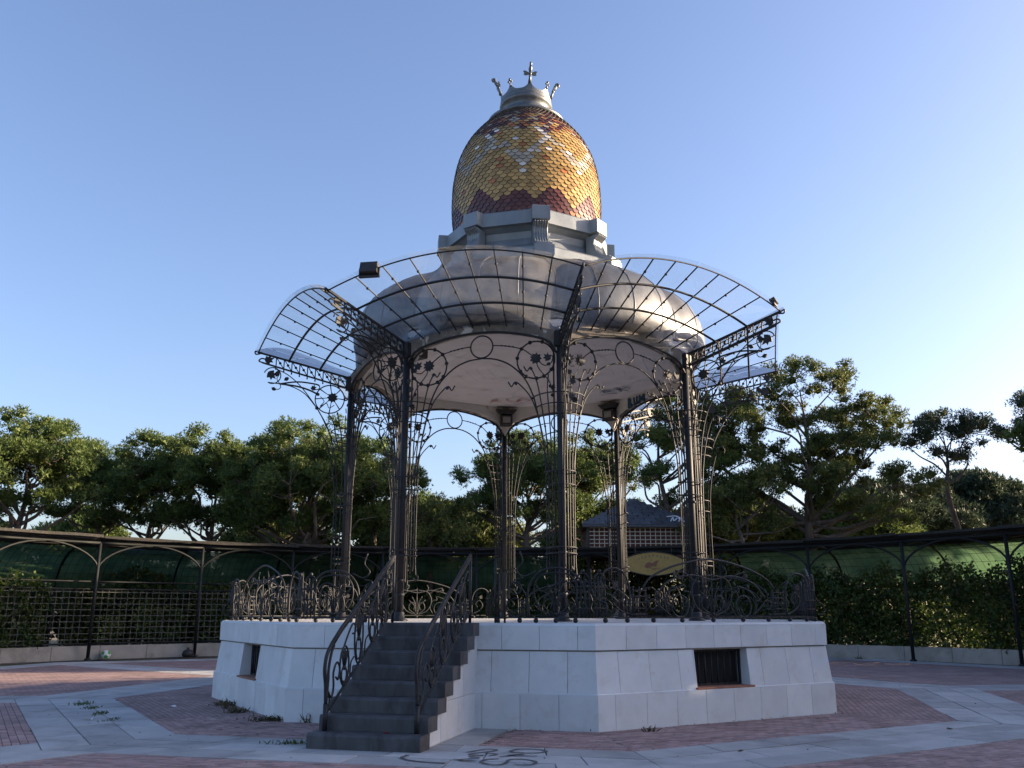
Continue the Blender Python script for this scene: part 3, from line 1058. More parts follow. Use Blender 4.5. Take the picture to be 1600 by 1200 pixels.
# rods along both faces: (offset, height) curves
RODS = [[(0.26, 2.42), (0.33, 2.36), (0.36, 2.46), (0.30, 2.62), (0.30, 4.2), (0.35, 5.0), (0.45, 5.5), (0.60, 5.9), (0.80, 6.15), (0.92, 6.23), (0.99, 6.14), (1.06, 6.24)],
        [(0.20, 2.62), (0.24, 2.56), (0.25, 2.70), (0.25, 4.3), (0.28, 5.0), (0.36, 5.6), (0.47, 6.2), (0.60, 6.50), (0.67, 6.44), (0.74, 6.54)],
        [(0.19, 2.5), (0.19, 4.5), (0.22, 5.4), (0.26, 6.0), (0.24, 6.35)],
        [(0.13, 2.2), (0.13, 6.9)]]
for sg in (-1, 1):
    for ri, rod in enumerate(RODS):
        m = MB()
        pts = [(*rod_dir(sg, d), z) for d, z in smooth_pts(rod, 4)]
        m.tube(pts, 0.014 if ri < 3 else 0.018, 5)
        if ri == 1:
            for zz in (3.1, 3.5, 4.0, 4.8, 5.3):
                m.ball((*rod_dir(sg, 0.25 + max(0, (zz - 4.5)) * 0.08), zz), 0.024, 6, 4)
        m.build('rod', IR, column)
for ri, rod in enumerate(([(0.16, 2.3), (0.2, 2.5), (0.22, 4.2), (0.30, 5.2), (0.48, 5.9), (0.78, 6.44)], [(0.2, 2.7), (0.24, 2.6), (0.27, 2.8), (0.28, 4.4), (0.42, 5.3), (0.60, 5.75), (0.72, 5.70), (0.70, 5.58)],
                           [(0.12, 2.2), (0.12, 4.5), (0.16, 5.6), (0.30, 6.35)])):
    m = MB()
    m.tube([(0, -RC - d, z) for d, z in smooth_pts(rod, 4)], 0.015, 5)
    m.build('rod', IR, column)
for zz, w in ((2.84, 0.31), (2.95, 0.31), (4.13, 0.31), (4.39, 0.32), (5.48, 0.44), (5.68, 0.49), (5.88, 0.56)):
    m = MB()
    pts = []
    for i in range(13):
        t = -90 + 180 * i / 12
        e = rod_dir(1, w)
        xx = e[0] * math.sin(R(t))
        yy = e[1] - (w * 0.75 + w * S8) * math.cos(R(t))
        pts.append((xx, yy, zz))
    m.tube(pts, 0.014, 5)
    for i in (0, -1):
        m.ball(pts[i], 0.026, 6, 4)
    m.build('tie_ring', IR, column)
# leaves and flowers climbing at the top of the bundle
m = MB()
rl = random.Random(3)
for i in range(9):
    m = MB()
    zz = 5.6 + rl.random() * 1.2
    sg = rl.choice((-1, 1))
    d = rl.uniform(0.1, 0.3)
    x, y = rod_dir(sg, d, rl.uniform(-0.02, 0.2))
    m.prism(rotpoly(LEAF, rl.uniform(0, 6), rl.uniform(0.08, 0.15)), (x, y, zz), (1, 0, 0), (0, rl.uniform(-0.5, 0.5), 1), 0.02)
    m.build('leaf_ornament', IR, column)
for k in range(1, 8):
    copy_tree(column, stand, k * OCT)

# --- ironwork in each arch
AI = APC + 0.0
def P2(x, z, off=0.0):
    return (x, -AI - off, z)
g1 = MB()
for sg in (-1, 1):
    g1.tube([P2(sg * x, z) for x, z in smooth_pts([(1.34, 4.4), (1.27, 5.0), (1.13, 5.71), (1.05, 5.99), (0.88, 6.32), (0.60, 6.59), (0.3, 6.73), (0, 6.77)], 5)], 0.017, 5)
    g1.tube([P2(sg * x, z) for x, z in smooth_pts([(0.235, 7.03), (0.5, 7.0), (0.84, 6.91), (1.0, 6.80), (1.14, 6.69)], 5)], 0.012, 5)
    for x in (0.42, 0.5, 0.58, 0.66):
        g1.ball(P2(sg * x, 7.015 - (x - 0.4) * 0.17), 0.020, 6, 4)
    g1.tube([P2(sg * x, z) for x, z in smooth_pts([(1.14, 6.69), (1.18, 6.5), (1.40, 6.2), (1.50, 5.9)], 4)], 0.011, 5)
    g1.tube([P2(sg * x, z) for x, z in smooth_pts([(1.16, 6.66), (1.30, 6.54), (1.44, 6.58), (1.47, 6.72), (1.37, 6.72)], 5)], 0.011, 5)
    for x, z in ((0.72, 6.20), (1.03, 6.49), (1.42, 6.10)):
        g1.prism(rotpoly(BUD, sg * 0.5, 0.09), P2(sg * x, z), (1, 0, 0), (0, 0, 1), 0.025)
grille = g1.build('arch_grille', IR, stand)
grille.rotation_euler = (0, 0, 0.5 * OCT)
m = MB()
m.tube([P2(a, b) for a, b in arc2(0, 7.015, 0.235, 0, 360, 26)[:-1]], 0.016, 6, True)
m.build('crown_ring', IR, grille)
for sg in (-1, 1):
    m = MB()
    m.tube([P2(sg * a, b) for a, b in arc2(1.13, 6.665, 0.385, 0, 360, 30)[:-1]], 0.017, 6, True)
    for an in (8, 40, 72, 110, 215, 245, 268, 300, 325):
        m.ball(P2(sg * (1.13 + 0.385 * math.cos(R(180 - an))), 6.665 + 0.385 * math.sin(R(180 - an))), 0.042, 7, 5)
    m.build('beaded_ring', IR, grille)
    m = MB()
    m.prism(star(9, 0.125, 0.085), P2(sg * 1.13, 6.69), (1, 0, 0), (0, 0, 1), 0.035)
    m.prism(star(9, 0.07, 0.05), P2(sg * 1.13, 6.69, 0.02), (1, 0, 0), (0, 0, 1), 0.03)
    m.build('rosette', IR, grille)
    m = MB()
    m.prism(rotpoly(LEAF, sg * 0.8, 0.17), P2(sg * 1.36, 6.71), (1, 0, 0), (0, 0, 1), 0.025)
    m.build('leaf_ornament', IR, grille)
for k in range(1, 8):
    copy_tree(grille, stand, (k + 0.5) * OCT)

# --- arch bands, fascia and ceiling
def z_low(x):
    return 7.30 - 0.134 * x * x - 0.28 * max(0, abs(x) - 1.40) / 0.22 * (abs(x) > 1.40)
def z_foot(x):
    return 7.43 - 0.10 * x * x
def arch_strip(y0, y1, zl, zh, n=22, h=HC):
    b = MB()
    xs = [-h + 2 * h * i / n for i in range(n + 1)]
    vs = []
    for x in xs:
        f0, f1 = (abs(y0) / APC), (abs(y1) / APC)
        vs += [(x * f0, y0, zl(x)), (x * f1, y1, zl(x)), (x * f1, y1, zh(x)), (x * f0, y0, zh(x))]
    fs = []
    for i in range(n):
        a = i * 4
        for j in range(4):
            fs.append((a + j, a + (j + 1) % 4, a + 4 + (j + 1) % 4, a + 4 + j))
    fs.append((0, 3, 2, 1))
    fs.append((n * 4, n * 4 + 1, n * 4 + 2, n * 4 + 3))
    b.add(vs, fs)
    return b
bandp = arch_strip(-APC - 0.05, -APC + 0.10, lambda x: z_low(x) + 0.015, lambda x: z_foot(x) + 0.07).build('arch_band', M['band'], stand)
bandp.rotation_euler = (0, 0, 0.5 * OCT)
m = MB()
m.tube([(x, -APC - 0.06, z_low(x)) for x in [-1.56 + 3.12 * i / 24 for i in range(25)]], 0.026, 6)
m.build('edge_moulding', IR, bandp)
fas = arch_strip(-APC + 0.11, -APC + 0.16, lambda x: z_low(x) + 0.02, lambda x: 7.52)
fas.build('inner_fascia', M['fascia'], bandp)
for k in range(1, 8):
    copy_tree(bandp, stand, (k + 0.5) * OCT)
cb = MB()
cb.lathe([(RC - 0.12, 7.56), (RC - 0.12, 7.60)], 8, smooth=False)
ceil = cb.build('ceiling', M['wallcore'], stand)
NB = 13
for j in range(NB):
    b = MB()
    d0, d1 = APC - 0.17 - (APC - 0.2) * j / NB, APC - 0.17 - (APC - 0.2) * (j + 1) / NB + 0.006
    z0, z1 = 7.50 + 0.03 * j / NB, 7.50 + 0.03 * (j + 1) / NB
    b.slab4([(-d0 * T8 + 0.002, -d0, z0), (-max(d1, 0.02) * T8 + 0.002, -d1, z1), (max(d1, 0.02) * T8 - 0.002, -d1, z1), (d0 * T8 - 0.002, -d0, z0)], (0, 0, -1), 0.02)
    bm = b.mesh('ceiling_board', M['ceiling'])
    for k in range(8):
        link('ceiling_board', bm, ceil, rotz=(k + 0.5) * OCT)
# graffiti on the ceiling and the fascia (in bandstand axes)
def loc2(p):
    c, s = math.cos(-PHI), math.sin(-PHI)
    return (p[0] * c - p[1] * s, p[0] * s + p[1] * c)
gb = MB()
for i, pts in enumerate(([(1.98, 1.98), (2.15, 1.77), (2.24, 1.85), (2.07, 1.96), (2.23, 2.07), (2.46, 2.15)], [(2.22, 1.85), (2.38, 1.80), (2.55, 1.85), (2.36, 1.56)],
            [(2.30, 1.53), (2.54, 1.69), (2.73, 1.82)], [(2.50, 1.35), (2.74, 1.53)])):
    ribbon(gb, [loc2(p) for p in pts], 0.05, 7.470 - 0.0006 * i)
gb.build('graffiti', M['sprayblue'], ceil)
gb = MB()
for i, pts in enumerate(([(-1.0, 3.21), (-.74, 2.85), (-.94, 3.01), (-.66, 3.09)], [(-.53, 2.78), (-.44, 3.05), (-.24, 3.09), (-.12, 2.85), (-.23, 3.01), (-.08, 3.17)],
            [(-.35, 2.59), (-.11, 2.62), (.13, 2.97), (-.10, 2.93)])):
    ribbon(gb, [loc2(p) for p in pts], 0.035, 7.470 - 0.0006 * i)
gb.build('graffiti', M['sprayred'], ceil)
gb = MB()
FY = -APC + 0.165
def stroke(x0, z0, x1, z1, w=0.07):
    gb.tube([(x0, FY, z0), (x1, FY, z1)], w / 2, 4)
for (x0, z0, x1, z1) in ((.80, 7.18, .80, 7.44), (.80, 7.44, .70, 7.40), (.70, 7.40, .78, 7.32), (.78, 7.32, .66, 7.24), (.66, 7.24, .80, 7.18),
                         (.57, 7.43, .55, 7.22), (.55, 7.22, .44, 7.22), (.44, 7.22, .44, 7.43), (.33, 7.22, .33, 7.43), (.33, 7.43, .24, 7.30), (.24, 7.30, .14, 7.44), (.14, 7.44, .13, 7.24)):
    stroke(x0, z0, x1, z1)
o = gb.build('graffiti', M['sprayblue'], ceil)
o.rotation_euler = (0, 0, 2.5 * OCT)

# --- brackets in the radial planes
def PR(r, z, t=0.0):
    return (t, -r, z)
bk = MB()
bk.tube([PR(4.28, 7.19), PR(6.45, 7.75)], 0.030, 4)
bk.tube([PR(4.28, 6.93), PR(6.34, 7.50)], 0.026, 4)
nb = 9
for i in range(nb + 1):
    r = 4.36 + (6.02 - 4.36) * i / nb
    zu = 7.19 + (r - 4.28) * 0.56 / 2.17
    zl = 6.93 + (r - 4.28) * 0.57 / 2.06
    bk.tube([PR(r, zl - 0.05), PR(r, zu)], 0.014, 5)
    bk.ball(PR(r, zl - 0.06), 0.022, 6, 4)
    if i < nb:
        r2 = 4.36 + (6.02 - 4.36) * (i + 1) / nb
        zu2 = 7.19 + (r2 - 4.28) * 0.56 / 2.17
        bk.tube([PR(r, zl), PR(r2, zu2)], 0.011, 5)
        bk.ball(PR((r + r2) / 2, (zl + zu2) / 2), 0.034, 7, 5)
bracket = bk.build('bracket', IR, stand)
m = MB()
m.tube([PR(a, b) for a, b in arc2(4.73, 6.66, 0.34, 0, 360, 28)[:-1]], 0.015, 6, True)
for an in range(0, 360, 45):
    m.tube([PR(4.69 + 0.08 * math.cos(R(an)), 6.69 + 0.08 * math.sin(R(an))), PR(4.73 + 0.34 * math.cos(R(an)), 6.66 + 0.34 * math.sin(R(an)))], [0.008, 0.015], 5)
m.tube([PR(a, b) for a, b in smooth_pts([(4.95, 6.72), (4.86, 6.60), (4.95, 6.48), (4.80, 6.56), (4.74, 6.45), (4.62, 6.52)], 4)], 0.010, 5)
m.build('wheel', IR, bracket)
m = MB()
m.prism(star(9, 0.13, 0.09), PR(4.67, 6.70), (0, -1, 0), (0, 0, 1), 0.05)
m.build('rosette', IR, bracket)
m = MB()
m.tube([PR(a, b) for a, b in spiral(6.09, 7.19, 0.2, 0.19, 20, 300, 20)] + [PR(5.91, 7.0)], 0.014, 5)
m.tube([PR(a, b) for a, b in smooth_pts([(6.0, 7.36), (5.93, 7.24), (5.98, 7.12), (5.91, 7.0), (5.88, 6.92), (5.94, 6.86), (6.02, 6.88)], 5)], 0.010, 5)
m.tube([PR(a, b) for a, b in smooth_pts([(6.45, 7.75), (6.52, 7.77), (6.50, 7.70), (6.38, 7.72)], 5)], 0.018, 5)
m.tube([PR(a, b) for a, b in smooth_pts([(6.34, 7.50), (6.42, 7.54), (6.36, 7.60), (6.26, 7.58)], 5)], 0.018, 5)
m.tube([PR(a, b) for a, b in smooth_pts([(5.91, 7.0), (5.5, 7.06), (5.15, 7.03), (5.0, 6.99), (4.99, 6.91), (5.07, 6.88)], 5)], [0.020] * 16 + [0.012] * 10, 5)
m.tube([PR(a, b) for a, b in smooth_pts([(5.91, 7.0), (5.5, 6.95), (5.2, 6.86), (5.01, 6.77)], 5)], 0.022, 5)
m.tube([PR(a, b) for a, b in smooth_pts([(5.91, 7.0), (5.6, 6.93), (5.3, 6.76), (5.02, 6.44)], 5)], 0.012, 5)
m.tube([PR(a, b) for a, b in smooth_pts([(5.94, 7.33), (5.7, 7.2), (5.4, 6.93), (5.02, 6.44), (4.80, 6.05), (4.62, 5.7)], 5)], 0.012, 5)
m.tube([PR(a, b) for a, b in smooth_pts([(4.75, 6.32), (4.62, 6.1), (4.55, 5.8), (4.46, 5.4)], 5)], 0.014, 5)
m.ball(PR(5.02, 6.44), 0.045, 7, 5)
m.ball(PR(5.01, 6.77), 0.04, 7, 5)
m.build('scrollwork', IR, bracket)
for (r, z, s, an, pl) in ((6.18, 7.58, 0.22, 1.2, LEAF), (6.10, 7.20, 0.24, 2.3, LEAF), (5.76, 7.12, 0.13, 1.0, BUD), (6.04, 6.87, 0.12, 2.0, BUD), (5.12, 6.93, 0.14, 0.3, LEAF), (5.98, 7.24, 0.16, 0.4, BUD)):
    m = MB()
    m.prism(rotpoly(pl, an, s), PR(r, z), (0, -1, 0), (0, 0, 1), 0.03)
    m.build('leaf_ornament', IR, bracket)
for k in range(1, 8):
    copy_tree(bracket, stand, k * OCT)

# --- glass canopies: nine panes wide, three deep
APT, HTIP = 6.45 * C8, 6.45 * S8
FX = 1.60
NS = 9
def fan(s, t, lift=0.0, over=0.0):
    """s in -1..1 across, t in 0..1 from the arch outwards"""
    xi, xo = s * FX, s * HTIP
    pi = V3((xi, -APC - 0.05, z_foot(xi)))
    po = V3((xo, -APT, 8.30 - 0.09 * xo * xo))
    p = pi.lerp(po, t + over)
    return V3((p.x, p.y, p.z + lift))
cn = MB()
for i in range(1, NS):
    s = -1 + 2 * i / NS
    cn.tube([fan(s, 0), fan(s, 0.5), fan(s, 1)], 0.0145, 4)
    for t in (0.17, 0.5, 0.83):
        p = fan(s, t, -0.012)
        cn.ball(p, 0.03, 5, 4)
canopy = cn.build('glass_canopy', IR, stand)
canopy.rotation_euler = (0, 0, 0.5 * OCT)
for t, r in ((0.333, 0.026), (0.667, 0.026), (1.0, 0.016)):
    m = MB()
    m.tube([fan(-1 + 2 * i / 36, t, -0.012) for i in range(37)], r, 6)
    m.build('glazing_arch', IR, canopy)
rp = random.Random(12)
for i in range(NS):
    for j in range(3):
        s0, s1 = -1 + 2 * i / NS + 0.004, -1 + 2 * (i + 1) / NS - 0.004
        t0, t1 = j / 3 + 0.004, (j + 1) / 3 - 0.004
        if j == 2:
            t1 = 1.035
        b = MB()
        l = 0.02 + rp.uniform(0, 0.006)
        q = [fan(s0, t0, l), fan(s1, t0, l), fan(s1, t1, l + rp.uniform(-.004, .004)), fan(s0, t1, l)]
        nrm = (q[1] - q[0]).cross(q[3] - q[0]).normalized()
        if nrm.z < 0:
            nrm = -nrm
        mid = (q[0] + q[1] + q[2] + q[3]) / 4
        b.add([tuple(p) for p in q], [(0, 1, 2, 3)])
        b.build('glass_pane', M['glass'], canopy)
for k in range(1, 8):
    copy_tree(canopy, stand, (k + 0.5) * OCT)

# --- zinc roof with eight lobes
prof = [(0.0, None), (0.06, (4.20, 7.58)), (0.14, (4.29, 7.72)), (0.28, (4.31, 8.02)), (0.42, (4.25, 8.35)), (0.54, (4.08, 8.68)), (0.66, (3.80, 8.95)), (0.78, (3.42, 9.17)), (0.88, (3.0, 9.33)), (1.0, (2.45, 9.50))]
rf = MB()
NT = 16
vs, fs = [], []
for (t, pr) in prof:
    for k in range(8):
        for j in range(NT):
            u = (j / NT - 0.5) * 2          # -1..1 across a face
            th = u * PI / 8
            a = (k + 0.5) * OCT + th
            oc = (APC + 0.02) / math.cos(th)
            if pr is None:
                x = APC * math.tan(th)
                r, z = oc, z_foot(x) + 0.05
            else:
                lobe = pr[0] * (1.0 - 0.055 * abs(u) ** 3)
                r = lobe
                z = pr[1] - 0.10 * abs(u) ** 3 * (1 if t < 0.8 else 0)
            vs.append((r * math.sin(a), -r * math.cos(a), z))
n = 8 * NT
for i in range(len(prof) - 1):
    for j in range(n):
        fs.append((i * n + j, i * n + (j + 1) % n, (i + 1) * n + (j + 1) % n, (i + 1) * n + j))
rf.add(vs, fs, 0, True)
roof = rf.build('zinc_roof', M['roofzinc'], stand)
# seams
for k in range(8):
    m = MB()
    m.tube([vs[i * n + k * NT] for i in range(len(prof))], 0.03, 6)
    m.build('seam', M['roofzinc'], roof)
    for q in (4, 8, 12):
        m = MB()
        m.tube([vs[i * n + k * NT + q] for i in range(1, len(prof))], 0.014, 5)
        m.build('seam', M['roofzinc'], roof)

# --- cornice: octagonal, with scroll consoles at the corners
cz = MB()
cz.lathe([(2.52, 9.48), (2.56, 9.52), (2.56, 9.78), (2.48, 9.83), (2.40, 9.88), (2.12, 9.97), (1.95, 10.10), (1.88, 10.28), (1.91, 10.44), (2.05, 10.54), (2.14, 10.56), (2.14, 10.88), (2.10, 10.92), (1.7, 10.94)], 8, smooth=False)
cornice = cz.build('cornice', M['zinc'], stand)
con = MB()
pp = [(2.62, 9.50), (2.62, 9.84), (2.54, 9.88), (2.34, 9.95), (2.19, 10.08), (2.12, 10.26), (2.14, 10.42), (2.26, 10.52)]
con.prism([(1.9, 9.50)] + pp + [(1.9, 10.50)], (0, 0, 0), (0, -1, 0), (0, 0, 1), 0.36)
con.box((0, -2.07, 10.74), (0.42, 0.36, 0.36), bev=0.015)
con.box((0, -2.32, 9.66), (0.46, 0.62, 0.28), bev=0.012)
console = con.build('console', M['zinc'], cornice)
for i in range(6):
    con = MB()
    x = -0.15 + 0.06 * i
    con.tube([(x, -r - 0.004, z) for r, z in smooth_pts(pp[2:], 3)], 0.018, 5)
    console_f = con.build('flute', M['zinc'], console) if False else None
    o = con.build('flute', M['zinc'], cornice)
    for k in range(1, 8):
        link('flute', o.data, cornice, rotz=k * OCT)
for k in range(1, 8):
    link('console', console.data, cornice, rotz=k * OCT)

# --- dome with fish-scale tiles
DP = [(1.78, 10.80), (1.86, 11.25), (1.895, 11.70), (1.89, 12.10), (1.865, 12.46), (1.76, 13.00), (1.56, 13.48), (1.30, 13.85), (1.02, 14.15), (0.92, 14.23)]
DPS = smooth_pts(DP, 10)
seg = [0.0]
for i in range(1, len(DPS)):
    seg.append(seg[-1] + math.dist(DPS[i], DPS[i - 1]))
def dome_at(s):
    for i in range(1, len(seg)):
        if seg[i] >= s:
            t = (s - seg[i - 1]) / (seg[i] - seg[i - 1])
            p = [DPS[i - 1][j] + (DPS[i][j] - DPS[i - 1][j]) * t for j in (0, 1)]
            d = [(DPS[i][j] - DPS[i - 1][j]) / (seg[i] - seg[i - 1]) for j in (0, 1)]
            return p, d
    return list(DPS[-1]), [0, 1]
dm = MB()
dm.lathe([(r - 0.03, z) for r, z in DPS[::3]], 64)
dome = dm.build('dome', M['joint'], stand)
NTL = 64
ROWH = 0.092
rows = int(seg[-1] / ROWH)
rt = random.Random(21)
# unit tile: x -0.5..0.5, y 0 (lower tip) .. 1 (upper), z thickness
tile_pts = [(-0.485, 0.48), (-0.44, 0.26), (-0.27, 0.07), (0.0, 0.0), (0.27, 0.07), (0.44, 0.26), (0.485, 0.48), (0.485, 1.0), (-0.485, 1.0)]
tile_me = {}
def tile_geo():
    f = [(x, y, 0.024 - 0.014 * y) for x, y in tile_pts]
    g_ = [(x, y, -0.006) for x, y in tile_pts]
    k = len(tile_pts)
    fc = [tuple(range(k))] + [((i + 1) % k, i, k + i, k + (i + 1) % k) for i in range(k)]
    return f + g_, fc
TV, TF = tile_geo()
TKEYS = list(TILE)
for kx, key in enumerate(TKEYS):
    b = MB()
    b.add(TV, TF[:1])
    b.add(TV, TF[1:], 1)
    tile_me[key] = b.mesh('roof_tile', [TILE[key], M['joint']])
def tile_colour(i, j):
    f = i / rows
    jj = j + 0.5 * (i % 2)
    p8 = (jj / 8.0 + 0.35) % 1.0
    tri8 = abs(p8 - 0.5) * 2           # 0 mid .. 1 edge
    p4 = (jj / 5.33) % 1.0
    tri4 = 1 - abs(p4 - 0.5) * 2
    if i < 5.0 + 4.0 * tri4 - 2 * tri8:
        key = 'maroon'
        if rt.random() < 0.03:
            key = 'orange'
    elif i > rows - 7:
        key = 'maroon' if rt.random() < 0.8 else 'grey'
    elif i > rows - 12 - 3 * tri4:
        key = rt.choice(('maroon', 'grey', 'ochre', 'maroon', 'orange'))
    else:
        key = 'ochre'
        if rt.random() < 0.025:
            key = 'orange'
        ic = i - rows * 0.64
        if abs(ic) / 2.6 + abs(p8 - 0.5) * 8 / 1.5 < 1.0:
            key = 'white' if not (abs(ic) < 1.2 and abs(p8 - 0.5) < 0.07) else 'plum'
        mid = rows * 0.46 + 3.0 * math.sin(jj / 64 * 2 * PI * 8)
        if abs(i - mid) < 2.1 and rt.random() < 0.72:
            key = 'grey' if rt.random() < 0.85 else 'white'
        if rt.random() < 0.012:
            key = 'white'
    return key
tiles = []
camL = Matrix.Rotation(-PHI, 4, 'Z') @ CAM
for i in range(rows):
    (r, z), (dr, dz) = dome_at(i * ROWH)
    L = 0.185
    for j in range(NTL):
        a = (j + 0.5 * (i % 2)) * 2 * PI / NTL
        key = tile_colour(i, j)
        w = 2 * PI * r / NTL * 0.99
        ux = V3((math.cos(a), math.sin(a), 0))
        ra = V3((math.sin(a), -math.cos(a), 0))
        uy = ra * dr + V3((0, 0, 1)) * dz
        nz_ = ux.cross(uy)
        tl = R(7 + rt.uniform(-1.5, 1.8))
        tx = R(rt.uniform(-1.6, 1.6))
        M3 = Matrix((ux, uy, nz_)).transposed() @ Matrix.Rotation(-tl, 3, 'X') @ Matrix.Rotation(tx, 3, 'Y')
        p = ra * (r + 0.008) + V3((0, 0, z))
        facing_ = nz_.dot((camL - p).normalized())
        tiles.append((facing_ * w if facing_ > 0.1 and z > 11.25 else -1, M3, p, w, L, key, i))
order = sorted(range(len(tiles)), key=lambda q: -tiles[q][0])
single = set(order[:300])
rest = MB()
for q, (ar, M3, p, w, L, key, i) in enumerate(tiles):
    if q in single:
        o = link('roof_tile', tile_me[key], dome)
        o.matrix_local = Matrix.Translation(p) @ M3.to_4x4() @ Matrix.Diagonal((w, L, 1, 1))
    else:
        rest.add([tuple(M3 @ V3((x * w, y * L, zz)) + p) for x, y, zz in TV], TF[:1], TKEYS.index(key))
        rest.add([tuple(M3 @ V3((x * w, y * L, zz)) + p) for x, y, zz in TV], TF[1:], len(TKEYS))
kind(rest.build('tile_cover', [TILE[k] for k in TKEYS] + [M['joint']], dome), 'stuff')

# --- crown
cr = MB()
cr.lathe([(0.60, 14.18), (0.97, 14.18), (1.02, 14.22), (1.02, 14.27), (0.96, 14.31), (0.80, 14.33), (0.70, 14.40), (0.66, 14.47), (0.60, 14.59), (0.60, 14.65), (0.66, 14.72), (0.70, 14.76), (0.68, 14.81), (0.64, 14.84), (0.68, 14.89), (0.66, 14.93), (0.60, 14.93), (0.58, 14.63)], 40, cap=False)
crown = cr.build('crown', M['darkzinc'], stand)
cb = MB()
n = 64
vs = []
for j in range(n):
    a = 2 * PI * j / n
    tt = abs(((j / 8.0) % 1) - 0.5) * 2
    h = 0.05 + 0.19 * tt ** 3
    rr = 0.655 + 0.12 * h
    for (r_, z_) in ((0.655, 14.91), (rr, 14.93 + h), (rr - 0.03, 14.93 + h), (0.625, 14.91)):
        vs.append((r_ * math.sin(a), -r_ * math.cos(a), z_))
fs = []
for j in range(n):
    for q in range(4):
        fs.append((j * 4 + q, j * 4 + (q + 1) % 4, ((j + 1) % n) * 4 + (q + 1) % 4, ((j + 1) % n) * 4 + q))
cb.add(vs, fs, 0, False)
cb.build('coronet_rim', M['darkzinc'], crown)
PETAL = [(0, 0), (0.05, 0.04), (0.075, 0.13), (0.03, 0.125), (0, 0.15), (-0.03, 0.125), (-0.075, 0.13), (-0.05, 0.04)]
def big_cross(k):
    b = MB()
    b.tube([(0, -0.67, 15.11), (0, -0.71, 15.23), (0, -0.74, 15.31)], [0.05, 0.032, 0.036], 8)
    b.tube([(0, -0.74, 15.31), (0, -0.80, 15.45), (0, -0.86, 15.53)], [0.026, 0.05, 0.02], 8)
    b.tube([(0, -0.86 + 0.04 * math.cos(t), 15.53 + 0.04 * math.sin(t)) for t in [i * 0.5 for i in range(13)]], 0.03, 6)
    for sg in (-1, 1):
        b.prism([(sg * a, c) for a, c in ((0.02, -0.02), (0.10, -0.06), (0.17, -0.05), (0.155, 0.0), (0.19, 0.045), (0.13, 0.06), (0.02, 0.02))][::sg], (0, -0.735, 15.33), (1, 0, 0.1 * sg), (0, -0.35, 0.94), 0.03)
        b.prism([(sg * a, c) for a, c in ((0.01, 0.02), (0.05, 0.09), (0.02, 0.12))][::sg], (0, -0.74, 15.35), (1, 0, 0), (0, -0.35, 0.94), 0.03)
    b.ball((0, -0.745, 15.33), 0.045, 8, 5)
    o = b.build('cross_finial', M['darkzinc'], crown)
    o.rotation_euler = (0, 0, k)
    return o
for k in range(4):
    big_cross(k * PI / 2)
for k in range(4):
    b = MB()
    b.tube([(0, -0.67, 15.09), (0, -0.70, 15.19)], [0.03, 0.016], 6)
    b.ball((0, -0.71, 15.26), 0.036, 7, 5, sz=1.3)
    b.ball((-0.045, -0.70, 15.21), 0.032, 7, 5)
    b.ball((0.045, -0.70, 15.21), 0.032, 7, 5)
    o = b.build('trefoil', M['darkzinc'], crown)
    o.rotation_euler = (0, 0, PI / 4 + k * PI / 2)
for o in crown.children:
    pass

# ------------------------------------------------------------------ floodlights
def floodlight(name, label, loc, rotz, tilt=-0.5, s=1.0, hang=False):
    root = tag(empty(name, loc, rotz), label, 'floodlight')
    b = MB()
    b.prism([(-0.20 * s, -0.10 * s), (0.20 * s, -0.10 * s), (0.20 * s, 0.06 * s), (-0.20 * s, 0.06 * s)], (0, 0, 0.20 * s), (1, 0, 0), (0, math.cos(tilt), math.sin(tilt)), 0.26 * s)
    b.build('housing', M['black'], root)
    f = MB()
    f.box((0, 0.0, 0.02 * s), (0.46 * s, 0.06, 0.035))
    for sg in (-1, 1):
        f.box((sg * 0.225 * s, 0, 0.11 * s), (0.02, 0.05, 0.2 * s))
    f.build('bracket', M['black'], root)
    c = MB()
    c.box((0, 0.15 * s, 0.24 * s), (0.34 * s, 0.04, 0.14 * s), bev=0.01)
    c.build('fin_box', M['black'], root)
    return root
fr = PHI - 0.5 * OCT
def fan_world(s, t, lift=0.0, k=-0.5):
    p = fan(s, t, lift)
    return Matrix.Rotation(PHI + k * OCT, 4, 'Z') @ p
p = fan_world(-0.66, 1.0, -0.14)
floodlight('floodlight', 'black floodlight standing on the rim of the glass canopy left of the dome', p, PHI - 0.5 * OCT + 0.1, -0.3, 0.85)
p = fan_world(0.93, 1.0, 0.02, 0.5)
floodlight('floodlight', 'small pale floodlight at the right tip of the right-hand glass canopy', p, PHI + 0.9, -0.4, 0.45)
for k, lab in ((4, 'black floodlight under the ceiling on the back middle column'), (3, 'black floodlight under the ceiling on the back right column beside the blue graffiti'),
               (-1, 'black floodlight under the arch at the top of the column by the stair')):
    a = PHI + k * OCT
    rr = RC - 0.32
    root = tag(empty('ceiling_floodlight', (rr * math.sin(a), -rr * math.cos(a), 7.10), a), lab, 'floodlight')
    b = MB()
    b.box((0, 0, 0.0), (0.34, 0.26, 0.30), bev=0.02)
    b.build('housing', M['black'], root)
    b = MB()
    b.prism([(-0.30, 0.0), (0.30, 0.0), (0.18, -0.13), (-0.18, -0.13)], (0, 0, 0.30), (1, 0, 0), (0, 0, 1), 0.34)
    b.build('shade', M['black'], root)
    b = MB()
    b.box((0, 0.136, 0.0), (0.22, 0.012, 0.17))
    b.build('lens', M['wallcore'], root)

